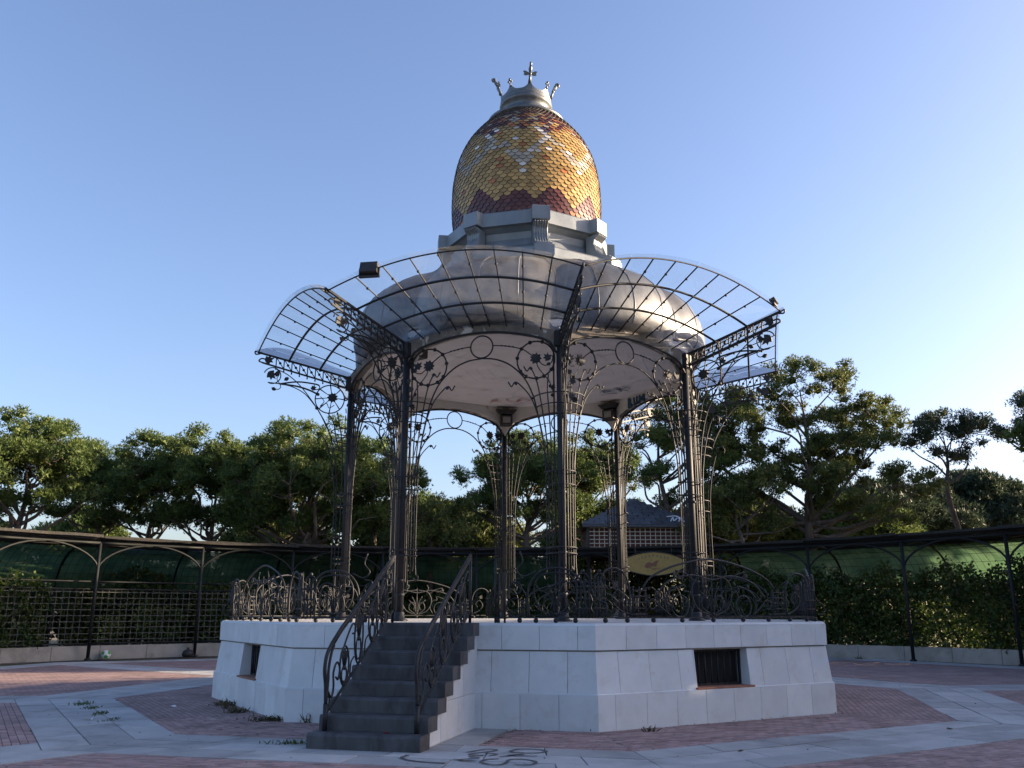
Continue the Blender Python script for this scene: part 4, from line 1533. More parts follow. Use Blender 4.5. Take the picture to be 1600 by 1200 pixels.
# ------------------------------------------------------------------ curb wall and pergola
PCX, PCY, PR0 = -1.3, 0.5, 21.0
def pp_(ang, r, z=0.0):
    return (PCX + r * math.sin(R(ang)), PCY + r * math.cos(R(ang)), z)
def arc_wall(a0, a1, r0, r1, z0, z1, n):
    b = MB()
    vs, fs = [], []
    for i in range(n + 1):
        a = a0 + (a1 - a0) * i / n
        vs += [pp_(a, r0, z0), pp_(a, r1, z0), pp_(a, r1, z1), pp_(a, r0, z1)]
    for i in range(n):
        for j in range(4):
            fs.append((i * 4 + j, i * 4 + (j + 1) % 4, i * 4 + 4 + (j + 1) % 4, i * 4 + 4 + j))
    fs += [(0, 3, 2, 1), tuple(n * 4 + j for j in range(4))]
    b.add(vs, fs)
    return b
WA0, WA1 = -96, 104
w = arc_wall(WA0, WA1, PR0 + 0.02, PR0 + 0.28, -0.05, 0.50, 60)
wall = tag(w.build('curb_wall', M['joint']), 'low grey concrete curb wall curving round the plaza under the pergola', 'wall')
a = WA0
while a < WA1 - 0.1:
    e = min(a + 5.0, WA1)
    arc_wall(a + 0.03, e - 0.03, PR0, PR0 + 0.30, 0.0, 0.52, 4).build('wall_block', M['curb'], wall)
    a = e

perg = tag(empty('pergola', (0, 0, 0)), 'dark metal pergola with arched braces curving round behind the bandstand', 'pergola')
DM = M['darkmetal']
POSTS = [-93, -81.6, -70.4, -59.2, -47.6, -36.0, -25.2, -14.0, -2.0, 8.6, 17.0, 29.0, 39.6, 50.4, 61.5, 72.5, 83.5, 95]
ZB = 4.42
for a in POSTS:
    b = MB()
    b.tube([pp_(a, PR0 - 0.35, 0), pp_(a, PR0 - 0.35, ZB)], 0.065, 8)
    b.lathe([(0.13, 0.0), (0.12, 0.05), (0.07, 0.09)], 10, pp_(a, PR0 - 0.35)[:2])
    b.build('post', DM, perg)
    b = MB()       # rib that curves over to the outer side
    b.tube([pp_(a, r, z) for r, z in smooth_pts([(PR0 - 0.35, ZB - 0.1), (PR0 + 1.4, ZB + 0.05), (PR0 + 2.7, ZB - 0.35), (PR0 + 3.4, ZB - 1.1), (PR0 + 3.6, ZB - 2.0), (PR0 + 3.6, 0)], 4)], 0.05, 6)
    b.build('rib', DM, perg)
for i in range(len(POSTS) - 1):
    a0, a1 = POSTS[i], POSTS[i + 1]
    b = MB()
    for dz, r in ((0.0, 0.055), (0.16, 0.05)):
        b.tube([pp_(a0 + (a1 - a0) * j / 6, PR0 - 0.35, ZB + dz) for j in range(7)], r, 6)
    b.build('beam', DM, perg)
    b = MB()
    for s0, s1 in ((0.0, 0.5), (1.0, 0.5)):
        pts = []
        for j in range(9):
            t = j / 8
            al = a0 + (a1 - a0) * (s0 + (s1 - s0) * (1 - math.cos(t * PI / 2)) ** 0.8)
            pts.append(pp_(al, PR0 - 0.35, 3.42 + (ZB - 3.44) * math.sin(t * PI / 2) ** 0.9))
        b.tube(pts, 0.042, 6)
    b.build('brace', DM, perg)
# cane mat roof: reeds laid along the ring
ra = random.Random(8)
mat_o = MB()
for i in range(len(POSTS) - 1):
    a0, a1 = POSTS[i], POSTS[i + 1]
    for q in range(24):
        r = PR0 - 0.55 + q * 0.145 + ra.uniform(-0.04, 0.04)
        z = ZB + 0.22 + ra.uniform(-0.03, 0.05) - (0.12 if q > 15 else 0)
        e0, e1 = a0 + ra.uniform(-1.0, 0.3), a1 + ra.uniform(-0.3, 1.0)
        mat_o.tube([pp_(e0 + (e1 - e0) * j / 4, r + ra.uniform(-.03, .03), z + ra.uniform(-0.035, 0.025)) for j in range(5)], ra.uniform(0.03, 0.075), 4)
kind(mat_o.build('cane_roof', M['cane'], perg), 'stuff')
# shade nets hang over the outer ribs in some bays, with a wire grid
NETP = smooth_pts([(PR0 + 1.9, ZB - 0.02), (PR0 + 2.75, ZB - 0.40), (PR0 + 3.42, ZB - 1.05), (PR0 + 3.62, ZB - 1.75)], 4)
for i in range(len(POSTS) - 1):
    a0, a1 = POSTS[i], POSTS[i + 1]
    if a1 < -75 or a0 > 90 or i in (9, 10):
        continue
    low = len(NETP) if a0 < 30 else len(NETP) - 2
    b = MB()
    vs, fs = [], []
    nx = 8
    rj = random.Random(i)
    for j in range(nx + 1):
        for q, (r, z) in enumerate(NETP[:low]):
            sag = 0.06 * math.sin(j / nx * PI) * (q / low)
            vs.append(pp_(a0 + (a1 - a0) * j / nx, r + 0.06 - sag + rj.uniform(-0.015, 0.015), z + rj.uniform(-0.02, 0.02) * (1 + q / 4)))
    for j in range(nx):
        for q in range(low - 1):
            fs.append((j * low + q, (j + 1) * low + q, (j + 1) * low + q + 1, j * low + q + 1))
    b.add(vs, fs, 0, True)
    b.build('shade_net', M['net'], perg)
    b = MB()
    for j in range(1, 16):
        al = a0 + (a1 - a0) * j / 16
        b.tube([pp_(al, r - 0.02, z) for r, z in NETP], 0.008, 3)
    for q in range(0, len(NETP), 2):
        r, z = NETP[q]
        b.tube([pp_(a0 + (a1 - a0) * j / 6, r - 0.02, z) for j in range(7)], 0.008, 3)
    b.build('wire_grid', DM, perg)
# lattice screens on the left bays
for i in range(3, 7):
    a0, a1 = POSTS[i], POSTS[i + 1]
    b = MB()
    n = 17
    rr = PR0 + 0.14
    for j in range(1, n):
        al = a0 + (a1 - a0) * j / n
        b.tube([pp_(al, rr, 0.62), pp_(al, rr, 2.62)], 0.011, 4)
    for q in range(9):
        z = 0.75 + q * 0.225
        b.tube([pp_(a0 + (a1 - a0) * j / 4, rr + 0.012, z) for j in range(5)], 0.011, 4)
    b.build('lattice', M['wire'], perg)
    b = MB()
    for z in (0.60, 2.66, 2.95):
        b = MB()
        b.tube([pp_(a0 + (a1 - a0) * j / 4, rr, z) for j in range(5)], 0.035, 6)
        b.build('screen_rail', DM, perg)

# ------------------------------------------------------------------ oval sign under the pergola and the hut behind
sx, sy, sz = 5.88, 19.0, 3.85
sg_ = tag(empty('oval_sign', (sx, sy, sz), 0.0), 'yellow oval sign with brown print hanging under the pergola behind the bandstand', 'sign')
b = MB()
LENS = [(1.42 * math.cos(R(t)), 0.52 * math.sin(R(t)) * (1 - 0.12 * abs(math.cos(R(t))))) for t in range(0, 360, 10)]
b.prism(LENS, (0, 0, 0), (1, 0, 0), (0, 0, 1), 0.05)
b.build('board', M['yellow'], sg_)
b = MB()
b.tube([(x * 1.0, -0.03, z) for x, z in LENS], 0.022, 5, True)
b.build('rim', M['black'], sg_)
b = MB()
# faded print: a dark reddish shape and an arc of letter-like marks that cannot be read
b.prism([(-0.42, -0.10), (-0.36, 0.04), (-0.22, 0.10), (-0.08, 0.06), (0.10, 0.16), (0.24, 0.18), (0.14, 0.04), (0.10, -0.10), (-0.02, -0.06), (-0.16, -0.12), (-0.30, -0.16)], (0, -0.028, -0.03), (1, 0, 0), (0, 0, 1), 0.006)
b.tube([(x, -0.03, z) for x, z in smooth_pts([(-0.16, -0.15), (-0.02, -0.24), (0.10, -0.18), (0.20, -0.24), (0.26, -0.16)], 4)], 0.014, 4)
b.tube([(x, -0.03, z) for x, z in smooth_pts([(-0.02, -0.16), (0.08, -0.30)], 3)], 0.012, 4)
b.build('print', M['signbrown'], sg_)
b = MB()
for i in range(9):
    t = R(140 - i * 12)
    x, z = 0.85 * math.cos(t), 0.36 * math.sin(t) - 0.02
    b.tube([(x, -0.028, z - 0.05), (x + 0.01, -0.028, z + 0.05)], 0.013, 4)
    if i % 2:
        b.tube([(x, -0.0285, z + 0.04), (x + 0.05, -0.0285, z - 0.03)], 0.010, 4)
    else:
        b.tube([(x, -0.0285, z + 0.0), (x + 0.045, -0.0285, z + 0.03)], 0.010, 4)
b.build('lettering', M['sprayblack'], sg_)
b = MB()
for x in (-0.8, 0.8):
    b.tube([(x, 0, 0.3), (x, 0, 0.7)], 0.015, 5)
b.build('hanger', M['black'], sg_)

hx, hy = 5.9, 26.0
hut = tag(empty('hut', (hx, hy, 0), 0.04), 'small hut with slate pyramid roof and pale lattice behind the pergola', 'hut')
b = MB()
b.box((-0.9, 0.6, 2.2), (1.1, 1.6, 4.4))
b.build('wall', M['fascia'], hut)
b = MB()
b.box((0, 0, 5.2), (4.9, 4.2, 1.5))
b.build('upper_wall', M['redwall'], hut)
rf = MB()
hw2, hd = 2.9, 2.55
rf.add([(-hw2, -hd, 5.98), (hw2, -hd, 5.98), (hw2, hd, 5.98), (-hw2, hd, 5.98), (0.1, 0, 7.55)], [(0, 1, 4), (1, 2, 4), (2, 3, 4), (3, 0, 4), (3, 2, 1, 0)])
rf.box((0, -hd, 5.93), (2 * hw2, 0.06, 0.12))
hroof = rf.build('roof', M['slate'], hut)
for rI in range(9):          # slate courses on the front slope
    t0 = rI / 9
    z = 5.99 + 1.56 * t0
    yy = -hd + hd * t0
    half = hw2 * (1 - t0)
    nn = max(1, int(half * 2 / 0.55))
    b = MB()
    for q in range(nn):
        x0 = -half + 2 * half * q / nn + 0.1 * t0
        x1 = x0 + 2 * half / nn - 0.012
        b.slab4([(x0, yy - 0.03, z + 0.02), (x1, yy - 0.03, z + 0.02), (x1 - 0.06 * (x1 > 0), yy + 0.26, z + 0.195), (x0 + 0.06 * (x0 < 0), yy + 0.26, z + 0.195)], (0, -0.52, 0.85), 0.02)
    b.build('slate_course', M['slate'], hroof)
b = MB()
for i, pts in enumerate(([(1.55, 6.15), (1.75, 6.38), (1.72, 6.18), (1.95, 6.34)], [(1.95, 6.14), (2.1, 6.3), (2.0, 6.32), (2.25, 6.12)], [(1.45, 6.42), (1.9, 6.46), (2.2, 6.30)])):
    P = smooth_pts(pts, 4)
    b.tube([(x, -hd + (z - 5.99) / 1.56 * hd - 0.045, z + 0.03) for x, z in P], 0.03, 4)
b.build('graffiti', M['spraywhite'], hroof)
b = MB()
for i in range(21):
    x = -2.55 + 5.1 * i / 20
    b.box((x, -2.3, 5.25), (0.035, 0.03, 1.25))
for i in range(7):
    b.box((0, -2.33, 4.7 + i * 0.19), (5.15, 0.03, 0.035))
b.build('lattice', M['wood'], hut)
b = MB()
for x in (-2.6, 2.6):
    b.box((x, -2.3, 2.9), (0.14, 0.14, 5.9))
b.build('corner_post', M['black'], hut)

# blue-grey canopy roof seen over the pergola on the left
b = MB()
b.lathe([(2.7, 4.55), (1.9, 5.0), (0.9, 5.32), (0.05, 5.42)], 12, (-18.6, 26.5))
b.lathe([(0.06, -0.05), (0.06, 4.6)], 8, (-18.6, 26.5))
tag(b.build('market_umbrella', M['bluetarp']), 'low blue-grey canopy roof showing above the pergola on the left', 'canopy')

# ------------------------------------------------------------------ foliage
def np_mesh(name, V, F, mat):
    me = bpy.data.meshes.new(name)
    V = np.asarray(V, dtype=np.float32)
    F = np.asarray(F, dtype=np.int32)
    me.vertices.add(len(V))
    me.vertices.foreach_set('co', V.ravel())
    k = F.shape[1]
    me.loops.add(F.size)
    me.loops.foreach_set('vertex_index', F.ravel())
    me.polygons.add(len(F))
    me.polygons.foreach_set('loop_start', np.arange(0, F.size, k, dtype=np.int32))
    me.polygons.foreach_set('loop_total', np.full(len(F), k, dtype=np.int32))
    me.materials.append(mat)
    me.update(calc_edges=True)
    return me

def unit(v):
    return v / (np.linalg.norm(v, axis=-1, keepdims=True) + 1e-9)

GR = (1 + 5 ** 0.5) / 2
ICO_V = unit(np.array([(-1, GR, 0), (1, GR, 0), (-1, -GR, 0), (1, -GR, 0), (0, -1, GR), (0, 1, GR), (0, -1, -GR), (0, 1, -GR), (GR, 0, -1), (GR, 0, 1), (-GR, 0, -1), (-GR, 0, 1)]))
ICO_F = np.array([(0, 11, 5), (0, 5, 1), (0, 1, 7), (0, 7, 10), (0, 10, 11), (1, 5, 9), (5, 11, 4), (11, 10, 2), (10, 7, 6), (7, 1, 8), (3, 9, 4), (3, 4, 2), (3, 2, 6), (3, 6, 8), (3, 8, 9), (4, 9, 5), (2, 4, 11), (6, 2, 10), (8, 6, 7), (9, 8, 1)])

def needles(rg, centers, radii, per, length=0.26, width=0.05, blades=3, flat=0.75):
    """needle tufts on and inside round clumps"""
    VV = []
    for c, r in zip(centers, radii):
        n = max(8, int(per * r * r))
        d = unit(rg.normal(size=(n, 3)))
        d[:, 2] = np.where(rg.random(n) < 0.5, np.abs(d[:, 2]), d[:, 2])
        rad = r * (0.45 + 0.80 * rg.random(n)[:, None] ** 0.85)
        base = c + d * rad * np.array([1, 1, flat])
        for b in range(blades):
            dirn = unit(d * 0.8 + np.array([0, 0, 0.35]) + rg.normal(size=(n, 3)) * 0.65)
            side = unit(np.cross(dirn, rg.normal(size=(n, 3))))
            L = length * (0.7 + 0.6 * rg.random((n, 1)))
            w = width * (0.7 + 0.6 * rg.random((n, 1)))
            VV.append(np.stack([base - side * w, base + side * w, base + dirn * L], axis=1))
    for c, r in zip(centers, radii):
        ico = ICO_V * (r * 0.55) * (0.75 + 0.5 * rg.random((12, 1))) * np.array([1, 1, flat]) + c
        VV.append(ico[ICO_F])
    V = np.concatenate(VV).reshape(-1, 3)
    F = np.arange(len(V)).reshape(-1, 3)
    return V, F

def leaves(rg, pts, size=0.09, up=0.2):
    n = len(pts)
    d = unit(rg.normal(size=(n, 3)) + np.array([0, 0, up]))
    s = unit(np.cross(d, rg.normal(size=(n, 3))))
    L = size * (0.6 + 0.8 * rg.random((n, 1)))
    p = np.asarray(pts)
    V = np.stack([p, p + d * L * 0.5 + s * L * 0.42, p + d * L, p + d * L * 0.5 - s * L * 0.42], axis=1).reshape(-1, 3)
    F = np.arange(len(V)).reshape(-1, 4)
    return V, F

def pine(name, label, base, pads, seed, mat='pine', trunk_r=0.2, per=620, split=None, lean=None, group='pine trees round the plaza', clump=(0.24, 0.62), nlen=0.15, dens=1.0):
    """pads: (dx, dy, z, radius, half height)"""
    rg = np.random.default_rng(seed)
    rp_ = random.Random(seed)
    root = tag(empty(name, (base[0], base[1], 0)), label, 'tree', group)
    centers, radii = [], []
    padc = []
    for (dx, dy, z, rr, hh) in pads:
        n = max(4, int(dens * (rr * rr * 3.2 + rr * hh * 3.6)))
        padc.append(np.array([dx, dy, z]))
        for i in range(n):
            t = rg.random() * 2 * PI
            q = math.sqrt(rg.random()) * 0.93
            up = math.sqrt(max(0, 1 - q * q))
            zz = z + hh * up * (1 - 1.5 * rg.random() ** 1.5)
            c = rg.uniform(*clump)
            centers.append(np.array([dx + rr * q * math.cos(t), dy + rr * q * math.sin(t), zz]))
            radii.append(min(c, rr * 0.6))
    V, F = needles(rg, centers, radii, per, length=nlen, width=nlen * 0.17)
    link('crown', np_mesh('crown', V, F, M[mat]), root)
    # trunk and limbs
    top = np.mean(padc, axis=0)
    zmax = max(p[2] for p in padc)
    zs = split if split else min(p[2] for p in padc) * 0.62
    tx, ty = (lean if lean else (top[0] * 0.35, top[1] * 0.35))
    tb = MB()
    wob = lambda k: rp_.uniform(-k, k)
    zt = max(zs + 0.6, zmax - 0.3)
    P = smooth_pts([(0, 0, -0.1), (tx * 0.25 + wob(.12), ty * 0.3, zs * 0.35), (tx * 0.7 + wob(.18), ty * 0.65, zs * 0.7), (tx, ty, zs),
                    (tx * 1.1 + wob(.3), ty + wob(.3), (zs + zt) / 2), (tx * 1.15 + wob(.4), ty + wob(.4), zt)], 4)
    tr = [trunk_r * (1.15 - 0.5 * min(1, q[2] / zs)) if q[2] <= zs else trunk_r * 0.65 * (1 - 0.85 * (q[2] - zs) / (zt - zs)) for q in P]
    tb.tube(P, tr, 9)
    tb.build('trunk', M['bark'], root)
    lb = MB()
    limb_pts = []
    PA = np.array(P)
    for pc, (dx, dy, z, rr, hh) in zip(padc, pads):
        nl = 3 if rr > 2 else 2
        for q in range(nl):
            t = rp_.uniform(0, 2 * PI)
            e = pc + np.array([math.cos(t) * rr * 0.55, math.sin(t) * rr * 0.55, -hh * 0.05])
            dh = math.hypot(e[0] - tx, e[1] - ty)
            h0 = min(max(zs * rp_.uniform(0.86, 1.05), e[2] - 0.75 * dh - 0.5), zt - 0.3)
            sp = PA[int(np.argmin(np.abs(PA[:, 2] - h0)))]
            r0 = tr[int(np.argmin(np.abs(PA[:, 2] - h0)))] * rp_.uniform(0.35, 0.6)
            up_ = np.array([0, 0, 0.22 * dh])
            m1 = sp * 0.66 + e * 0.34 + np.array([wob(.2), wob(.2), wob(.25)]) - up_ * 0.25
            m2 = sp * 0.3 + e * 0.7 + np.array([wob(.25), wob(.25), wob(.25)]) - up_ * 0.1
            Q = smooth_pts([tuple(sp), tuple(m1), tuple(m2), tuple(e)], 4)
            lb.tube(Q, [r0 * (1 - 0.8 * k / len(Q)) + 0.015 for k in range(len(Q))], 6)
            limb_pts += [np.array(p) for p in Q[4:]]
    for c in centers:
        if rg.random() < 0.75:
            dl = [np.linalg.norm((p - c) * np.array([1, 1, 1.3])) for p in limb_pts]
            b = limb_pts[int(np.argmin(dl))]
            if np.linalg.norm(b - c) > 0.3:
                m_ = (b + c) / 2 + np.array([rp_.uniform(-.2, .2), rp_.uniform(-.2, .2), rp_.uniform(-.25, 0.05)])
                lb.tube([tuple(b), tuple(m_), tuple(c)], [0.035, 0.026, 0.012], 4)
    lb.build('branches', M['bark'], root)
    return root

def dome_pad(hw, h, z):
    """a broad umbrella crown made of a few overlapping pads, top at z"""
    return [(0, 0, z - h * 0.50, hw * 0.75, h * 0.45), (-hw * 0.5, 0.3, z - h * 0.66, hw * 0.6, h * 0.36), (hw * 0.5, -0.3, z - h * 0.64, hw * 0.6, h * 0.38), (0.1 * hw, -hw * 0.45, z - h * 0.74, hw * 0.65, h * 0.34), (0, hw * 0.4, z - h * 0.6, hw * 0.6, h * 0.4),
            (-hw * 0.62, -0.2, z - h * 1.02, hw * 0.42, h * 0.18), (hw * 0.55, 0.2, z - h * 1.0, hw * 0.45, h * 0.18), (0.05 * hw, -0.4, z - h * 1.12, hw * 0.38, h * 0.15)]

PG = 'pine trees round the plaza'
pine('pine_tree', 'sunlit pine with a forked trunk at the far left edge', (-22.9, 20), dome_pad(3.3, 4.2, 11.0) + [(-2.6, 1.5, 6.6, 1.4, 0.7)], 11, split=5.2, trunk_r=0.24)
pine('pine_tree', 'pine cut by the left edge of the picture, lower crown', (-29.5, 23), dome_pad(3.2, 4.0, 11.4) + [(2.0, -1, 5.6, 1.4, 0.8)], 12, split=4.6)
pine('pine_tree', 'dark pine behind and right of the sunlit far left pine', (-23.8, 30), dome_pad(3.0, 4.2, 11.3), 13, split=6.2)
pine('pine_tree', 'pine with twin trunks above the blue-grey canopy roof', (-20.2, 28), dome_pad(3.0, 4.6, 11.5) + [(1.4, 0, 6.6, 1.2, 0.7)], 14, split=5.8)
pine('pine_tree', 'pine with a bare leaning limb left of the tall left pine', (-16.0, 26), dome_pad(2.9, 4.8, 11.6) + [(-1.6, -0.5, 6.4, 1.2, 0.7)], 15, split=5.4)
pine('pine_tree', 'tall domed pine with several trunks just left of the bandstand', (-10.4, 23.5), dome_pad(4.1, 5.4, 11.6) + [(-3.0, 0, 6.6, 1.7, 0.9), (1.8, 1, 6.4, 1.4, 0.8)], 16, split=5.2, trunk_r=0.27)
pine('pine_tree', 'dense dark pine standing behind the tall left pine', (-14.2, 33), dome_pad(4.0, 5.2, 12.6), 17, split=6.5)
pine('pine_tree', 'pine seen between the two left columns', (-7.9, 28), dome_pad(2.7, 4.4, 11.2), 18, split=6.4)
pine('pine_tree', 'low bushy pine seen left of the back middle column', (-4.6, 24.5), [(0.4, 0, 6.5, 1.6, 1.2), (-0.7, 0.4, 5.6, 1.5, 0.9), (1.2, 0.2, 5.4, 1.3, 0.8)], 19, mat='pine2', split=4.0, trunk_r=0.15)
pine('pine_tree', 'rounded pine behind the back middle column', (0.4, 27.5), dome_pad(3.6, 4.2, 11.5) + [(-2.2, 0, 7.2, 1.7, 0.8), (2.0, 0.4, 6.6, 1.3, 0.7)], 20, split=5.6, trunk_r=0.25)
pine('pine_tree', 'pine behind the front right column above the hut', (4.2, 32), dome_pad(3.4, 5.0, 12.6) + [(1.5, 0, 7.0, 1.6, 0.9)], 21, split=6.6)
pine('pine_tree', 'leaning pine between the back right column and the right column', (9.4, 25.5), [(-0.8, 0, 12.0, 2.2, 1.2), (1.4, 0, 11.4, 1.9, 1.1), (-2.2, 0.2, 10.2, 1.7, 0.9), (2.2, 0.4, 9.6, 1.7, 0.9), (0.8, -0.6, 9.0, 1.5, 0.8), (0.0, 0.5, 10.6, 2.2, 1.1), (-2.4, 0.1, 8.4, 1.6, 0.8), (1.9, 0.3, 7.9, 1.7, 0.9), (-0.6, 0.6, 7.4, 1.3, 0.7)], 22, lean=(-1.5, 0.3), split=6.4, trunk_r=0.25, dens=0.9)
pine('pine_tree', 'largest pine, with layered branches, right of the bandstand', (14.6, 25),
     [(0.9, 0, 13.5, 2.5, 1.3), (3.6, 0.3, 12.0, 2.1, 1.0), (-1.5, 0.4, 12.5, 2.2, 1.1), (-3.3, 0.2, 11.3, 2.0, 1.0), (1.2, 0.9, 11.7, 2.2, 0.9), (4.2, 0.2, 11.0, 1.7, 0.7), (3.2, -0.4, 9.9, 2.6, 1.0), (0.3, -0.5, 9.6, 2.1, 0.9),
      (-3.3, 0.3, 9.7, 2.3, 1.0), (-1.6, -0.2, 8.3, 1.9, 0.8), (5.0, 0, 8.0, 2.2, 0.9), (1.0, -0.6, 8.1, 2.3, 0.8), (2.4, -0.4, 6.7, 2.3, 0.95), (4.6, 0.3, 6.6, 1.7, 0.8), (2.0, 1.2, 8.8, 2.4, 1.0), (-2.8, 0.5, 7.2, 1.4, 0.6)],
     23, lean=(0.2, 0), split=6.2, trunk_r=0.3, mat='pine2', dens=0.82)
pine('pine_tree', 'small forked pine under the left side of the largest pine', (11.0, 23.5), [(-1.2, 0, 7.4, 1.5, 0.9), (1.0, 0, 7.7, 1.7, 0.9), (0, 0.4, 6.6, 1.6, 0.7), (-1.8, 0.2, 5.7, 1.3, 0.6), (2.0, 0, 6.0, 1.0, 0.5)], 24, mat='pine2', split=5.2, trunk_r=0.16, dens=0.8)
pine('pine_tree', 'slender umbrella pine standing alone near the right edge', (24.0, 27), [(-0.6, 0, 11.6, 1.8, 0.9), (1.0, 0.2, 11.3, 1.6, 0.9), (-2.0, 0, 10.6, 1.2, 0.8), (-0.2, -0.4, 10.2, 1.5, 0.6)], 25, lean=(-0.9, 0), split=8.0, trunk_r=0.2, mat='farpine', dens=0.75)
pine('pine_tree', 'pine with long bare limbs cut by the right edge', (27.6, 24), [(-0.6, 0, 11.9, 1.5, 0.8), (0.9, 0, 12.0, 1.6, 0.8), (-1.8, 0, 10.6, 1.3, 0.6), (0.6, 0.3, 10.3, 1.3, 0.6)], 26, lean=(-0.6, 0), split=7.0, mat='farpine', dens=0.75)
pine('pine_tree', 'far dark rounded pine low at the right edge', (36.5, 52), dome_pad(5.4, 5.4, 12.6), 27, mat='farpine', split=6, clump=(0.8, 1.3), nlen=0.4, per=160)
pine('pine_tree', 'far hazy pine between the largest pine and the slender one', (26.5, 46), dome_pad(3.8, 4.2, 11.2), 28, mat='farpine', split=5, clump=(0.7, 1.1), nlen=0.36, per=200)
pine('pine_tree', 'far dark pine low beside the slender pine trunk', (30.5, 48), dome_pad(4.2, 4.6, 10.8), 29, mat='farpine', split=5, clump=(0.7, 1.1), nlen=0.36, per=200)
for i, (x, y, h, hw, lab) in enumerate(((-30.5, 42, 8.6, 3.2, 'far low pine filling the gap behind the leftmost trunks'), (-17.5, 44, 8.8, 3.4, 'far low pine behind the bare leaning limb'),
        (-7.0, 41, 9.5, 4.2, 'far low pine seen between the left columns'), (-2.6, 36, 8.2, 3.2, 'far low pine seen over the stair top'), (5.5, 44, 9.0, 3.6, 'far low pine just above the hut'), (14.0, 40, 9.5, 4.4, 'far low pine behind the small forked pine'), (21.5, 38, 9.0, 4.0, 'far low pine below the lowest branches of the largest pine'))):
    pine('pine_tree', lab, (x, y), dome_pad(hw, 4.0, h), 80 + i, mat='pine2' if i % 2 else 'pine', split=3.2, clump=(0.5, 1.0), nlen=0.3, per=190)
# pines outside the frame on the right, whose shade falls across the plaza
OFF = ((27.5, 19.0, 12.5, 3.8), (29.0, -6.5, 12.5, 3.8), (36.0, 23.5, 13.5, 4.2), (38.0, -2.5, 13.5, 4.2), (44.0, 23.0, 17.0, 4.8), (46.0, 32.0, 17.0, 4.8),
       (47.0, -8.0, 17.0, 4.8), (27.0, -13.0, 12.0, 3.8))
proto = None
for i, (x, y, h, hw) in enumerate(OFF):
    if proto is None:
        o = proto = pine('pine_tree', 'pine outside the picture beyond the right edge', (x, y), dome_pad(4.0, 4.6, 13.0), 40, per=150, split=5.5, nlen=0.34, clump=(0.45, 0.95), dens=0.55)
    else:
        o = copy_tree(proto, None)
    o.location = (x, y, 0)
    o.rotation_euler = (0, 0, i * 1.3)
    o.scale = (hw / 4.0, hw / 4.0, h / 13.0)
proto = None
for i, (x, y, h) in enumerate(((24.8, 10.0, 6.6), (25.2, 5.5, 6.8), (25.6, 1.0, 7.4), (25.0, -3.5, 7.2), (25.4, -8.0, 7.4), (25.0, -12.5, 7.0), (24.5, -17.0, 7.0))):  # low row added out of view to keep sun off the platform
    if proto is None:
        o = proto = pine('shade_pine', 'low bushy pine added outside the picture on the right for shade', (x, y), [(0, 0, 5.4, 2.0, 1.5), (-0.6, 0.5, 3.8, 2.5, 1.6), (0.6, -0.5, 2.2, 2.6, 1.6)], 70, per=150, split=2.0, nlen=0.34, clump=(0.5, 0.95), dens=1.0, group='unseen shade pines added on the right', trunk_r=0.12)
    else:
        o = copy_tree(proto, None)
    o.location = (x, y, 0)
    o.rotation_euler = (0, 0, i * 1.1)
    o.scale = (1.3, 1.3, h / 7.0)

# shrubs behind the pergola
def shrub(label, x, y, w, h, seed, mat='shrub', z0=0.0, n=None):
    rg = np.random.default_rng(seed)
    root = tag(empty('shrub', (x, y, 0)), label, 'shrub', 'shrubs behind the pergola')
    k = n or int(900 * w * h * 0.5) + 500
    d = unit(rg.normal(size=(k, 3)))
    r = 0.55 + 0.45 * rg.random((k, 1)) ** 0.5
    lump = 1 + 0.18 * np.sin(d[:, :1] * 7 + seed) + 0.15 * np.sin(d[:, 2:] * 9 + d[:, 1:2] * 5)
    P = d * r * lump * np.array([w / 2, w / 2.6, h / 2]) + np.array([0, 0, z0 + h / 2])
    V, F = leaves(rg, P, 0.17)
    link('leaves', np_mesh('leaves', V, F, M[mat]), root)
    st_ = MB()
    for q in range(5):
        t = rg.random() * 6.28
        st_.tube([(0.1 * math.cos(t), 0.1 * math.sin(t), -0.1), (w * 0.15 * math.cos(t), w * 0.12 * math.sin(t), h * 0.4), (w * 0.3 * math.cos(t), w * 0.25 * math.sin(t), h * 0.75)], [0.04, 0.03, 0.012], 5)
    st_.build('stems', M['bark'], root)
    return root
SH = [(-27, 18.5, 4.5, 3.6, 'leftmost shrub behind the left hedge'), (-23, 20.5, 4.0, 3.2, 'shrub behind the left lattice, nearest the hedge'), (-19.2, 21.5, 4.2, 3.0, 'shrub behind the lattice left of the sunlit ball'),
      (-15.6, 22.6, 4.0, 3.4, 'shrub behind the lattice right of the sunlit ball'), (-12.0, 24.2, 4.2, 3.6, 'shrub behind the lattice beside the platform'), (-8.2, 25.3, 4.2, 3.4, 'shrub behind the pergola between the left columns'),
      (-4.4, 26.0, 4.0, 3.8, 'yellowish shrub behind the stair top under the shade net'), (-0.6, 26.4, 4.2, 3.4, 'shrub behind the back middle column'), (2.6, 25.9, 3.2, 3.0, 'shrub left of the hut'),
      (10.2, 25.5, 4.2, 4.6, 'sunlit shrub right of the hut'), (14.2, 23.6, 4.4, 3.8, 'shrub under the largest pine'), (17.6, 22.0, 4.4, 4.6, 'shrub right of the largest pine trunk'),
      (20.6, 19.6, 4.2, 3.9, 'shrub behind the right hedge'), (23.2, 22.5, 5.0, 5.2, 'broad grey-green shrub below the slender pine'), (26.5, 18.0, 5.0, 5.2, 'pale spiky shrub at the right edge beyond the pergola')]
ROW2 = ['far left end', 'left edge', 'left edge hedge', 'left lattice', 'blue-grey canopy', 'left pine trunks', 'left columns', 'stair', 'middle column', 'hut', 'hut wall', 'largest pine', 'right hedge', 'right post', 'right edge']
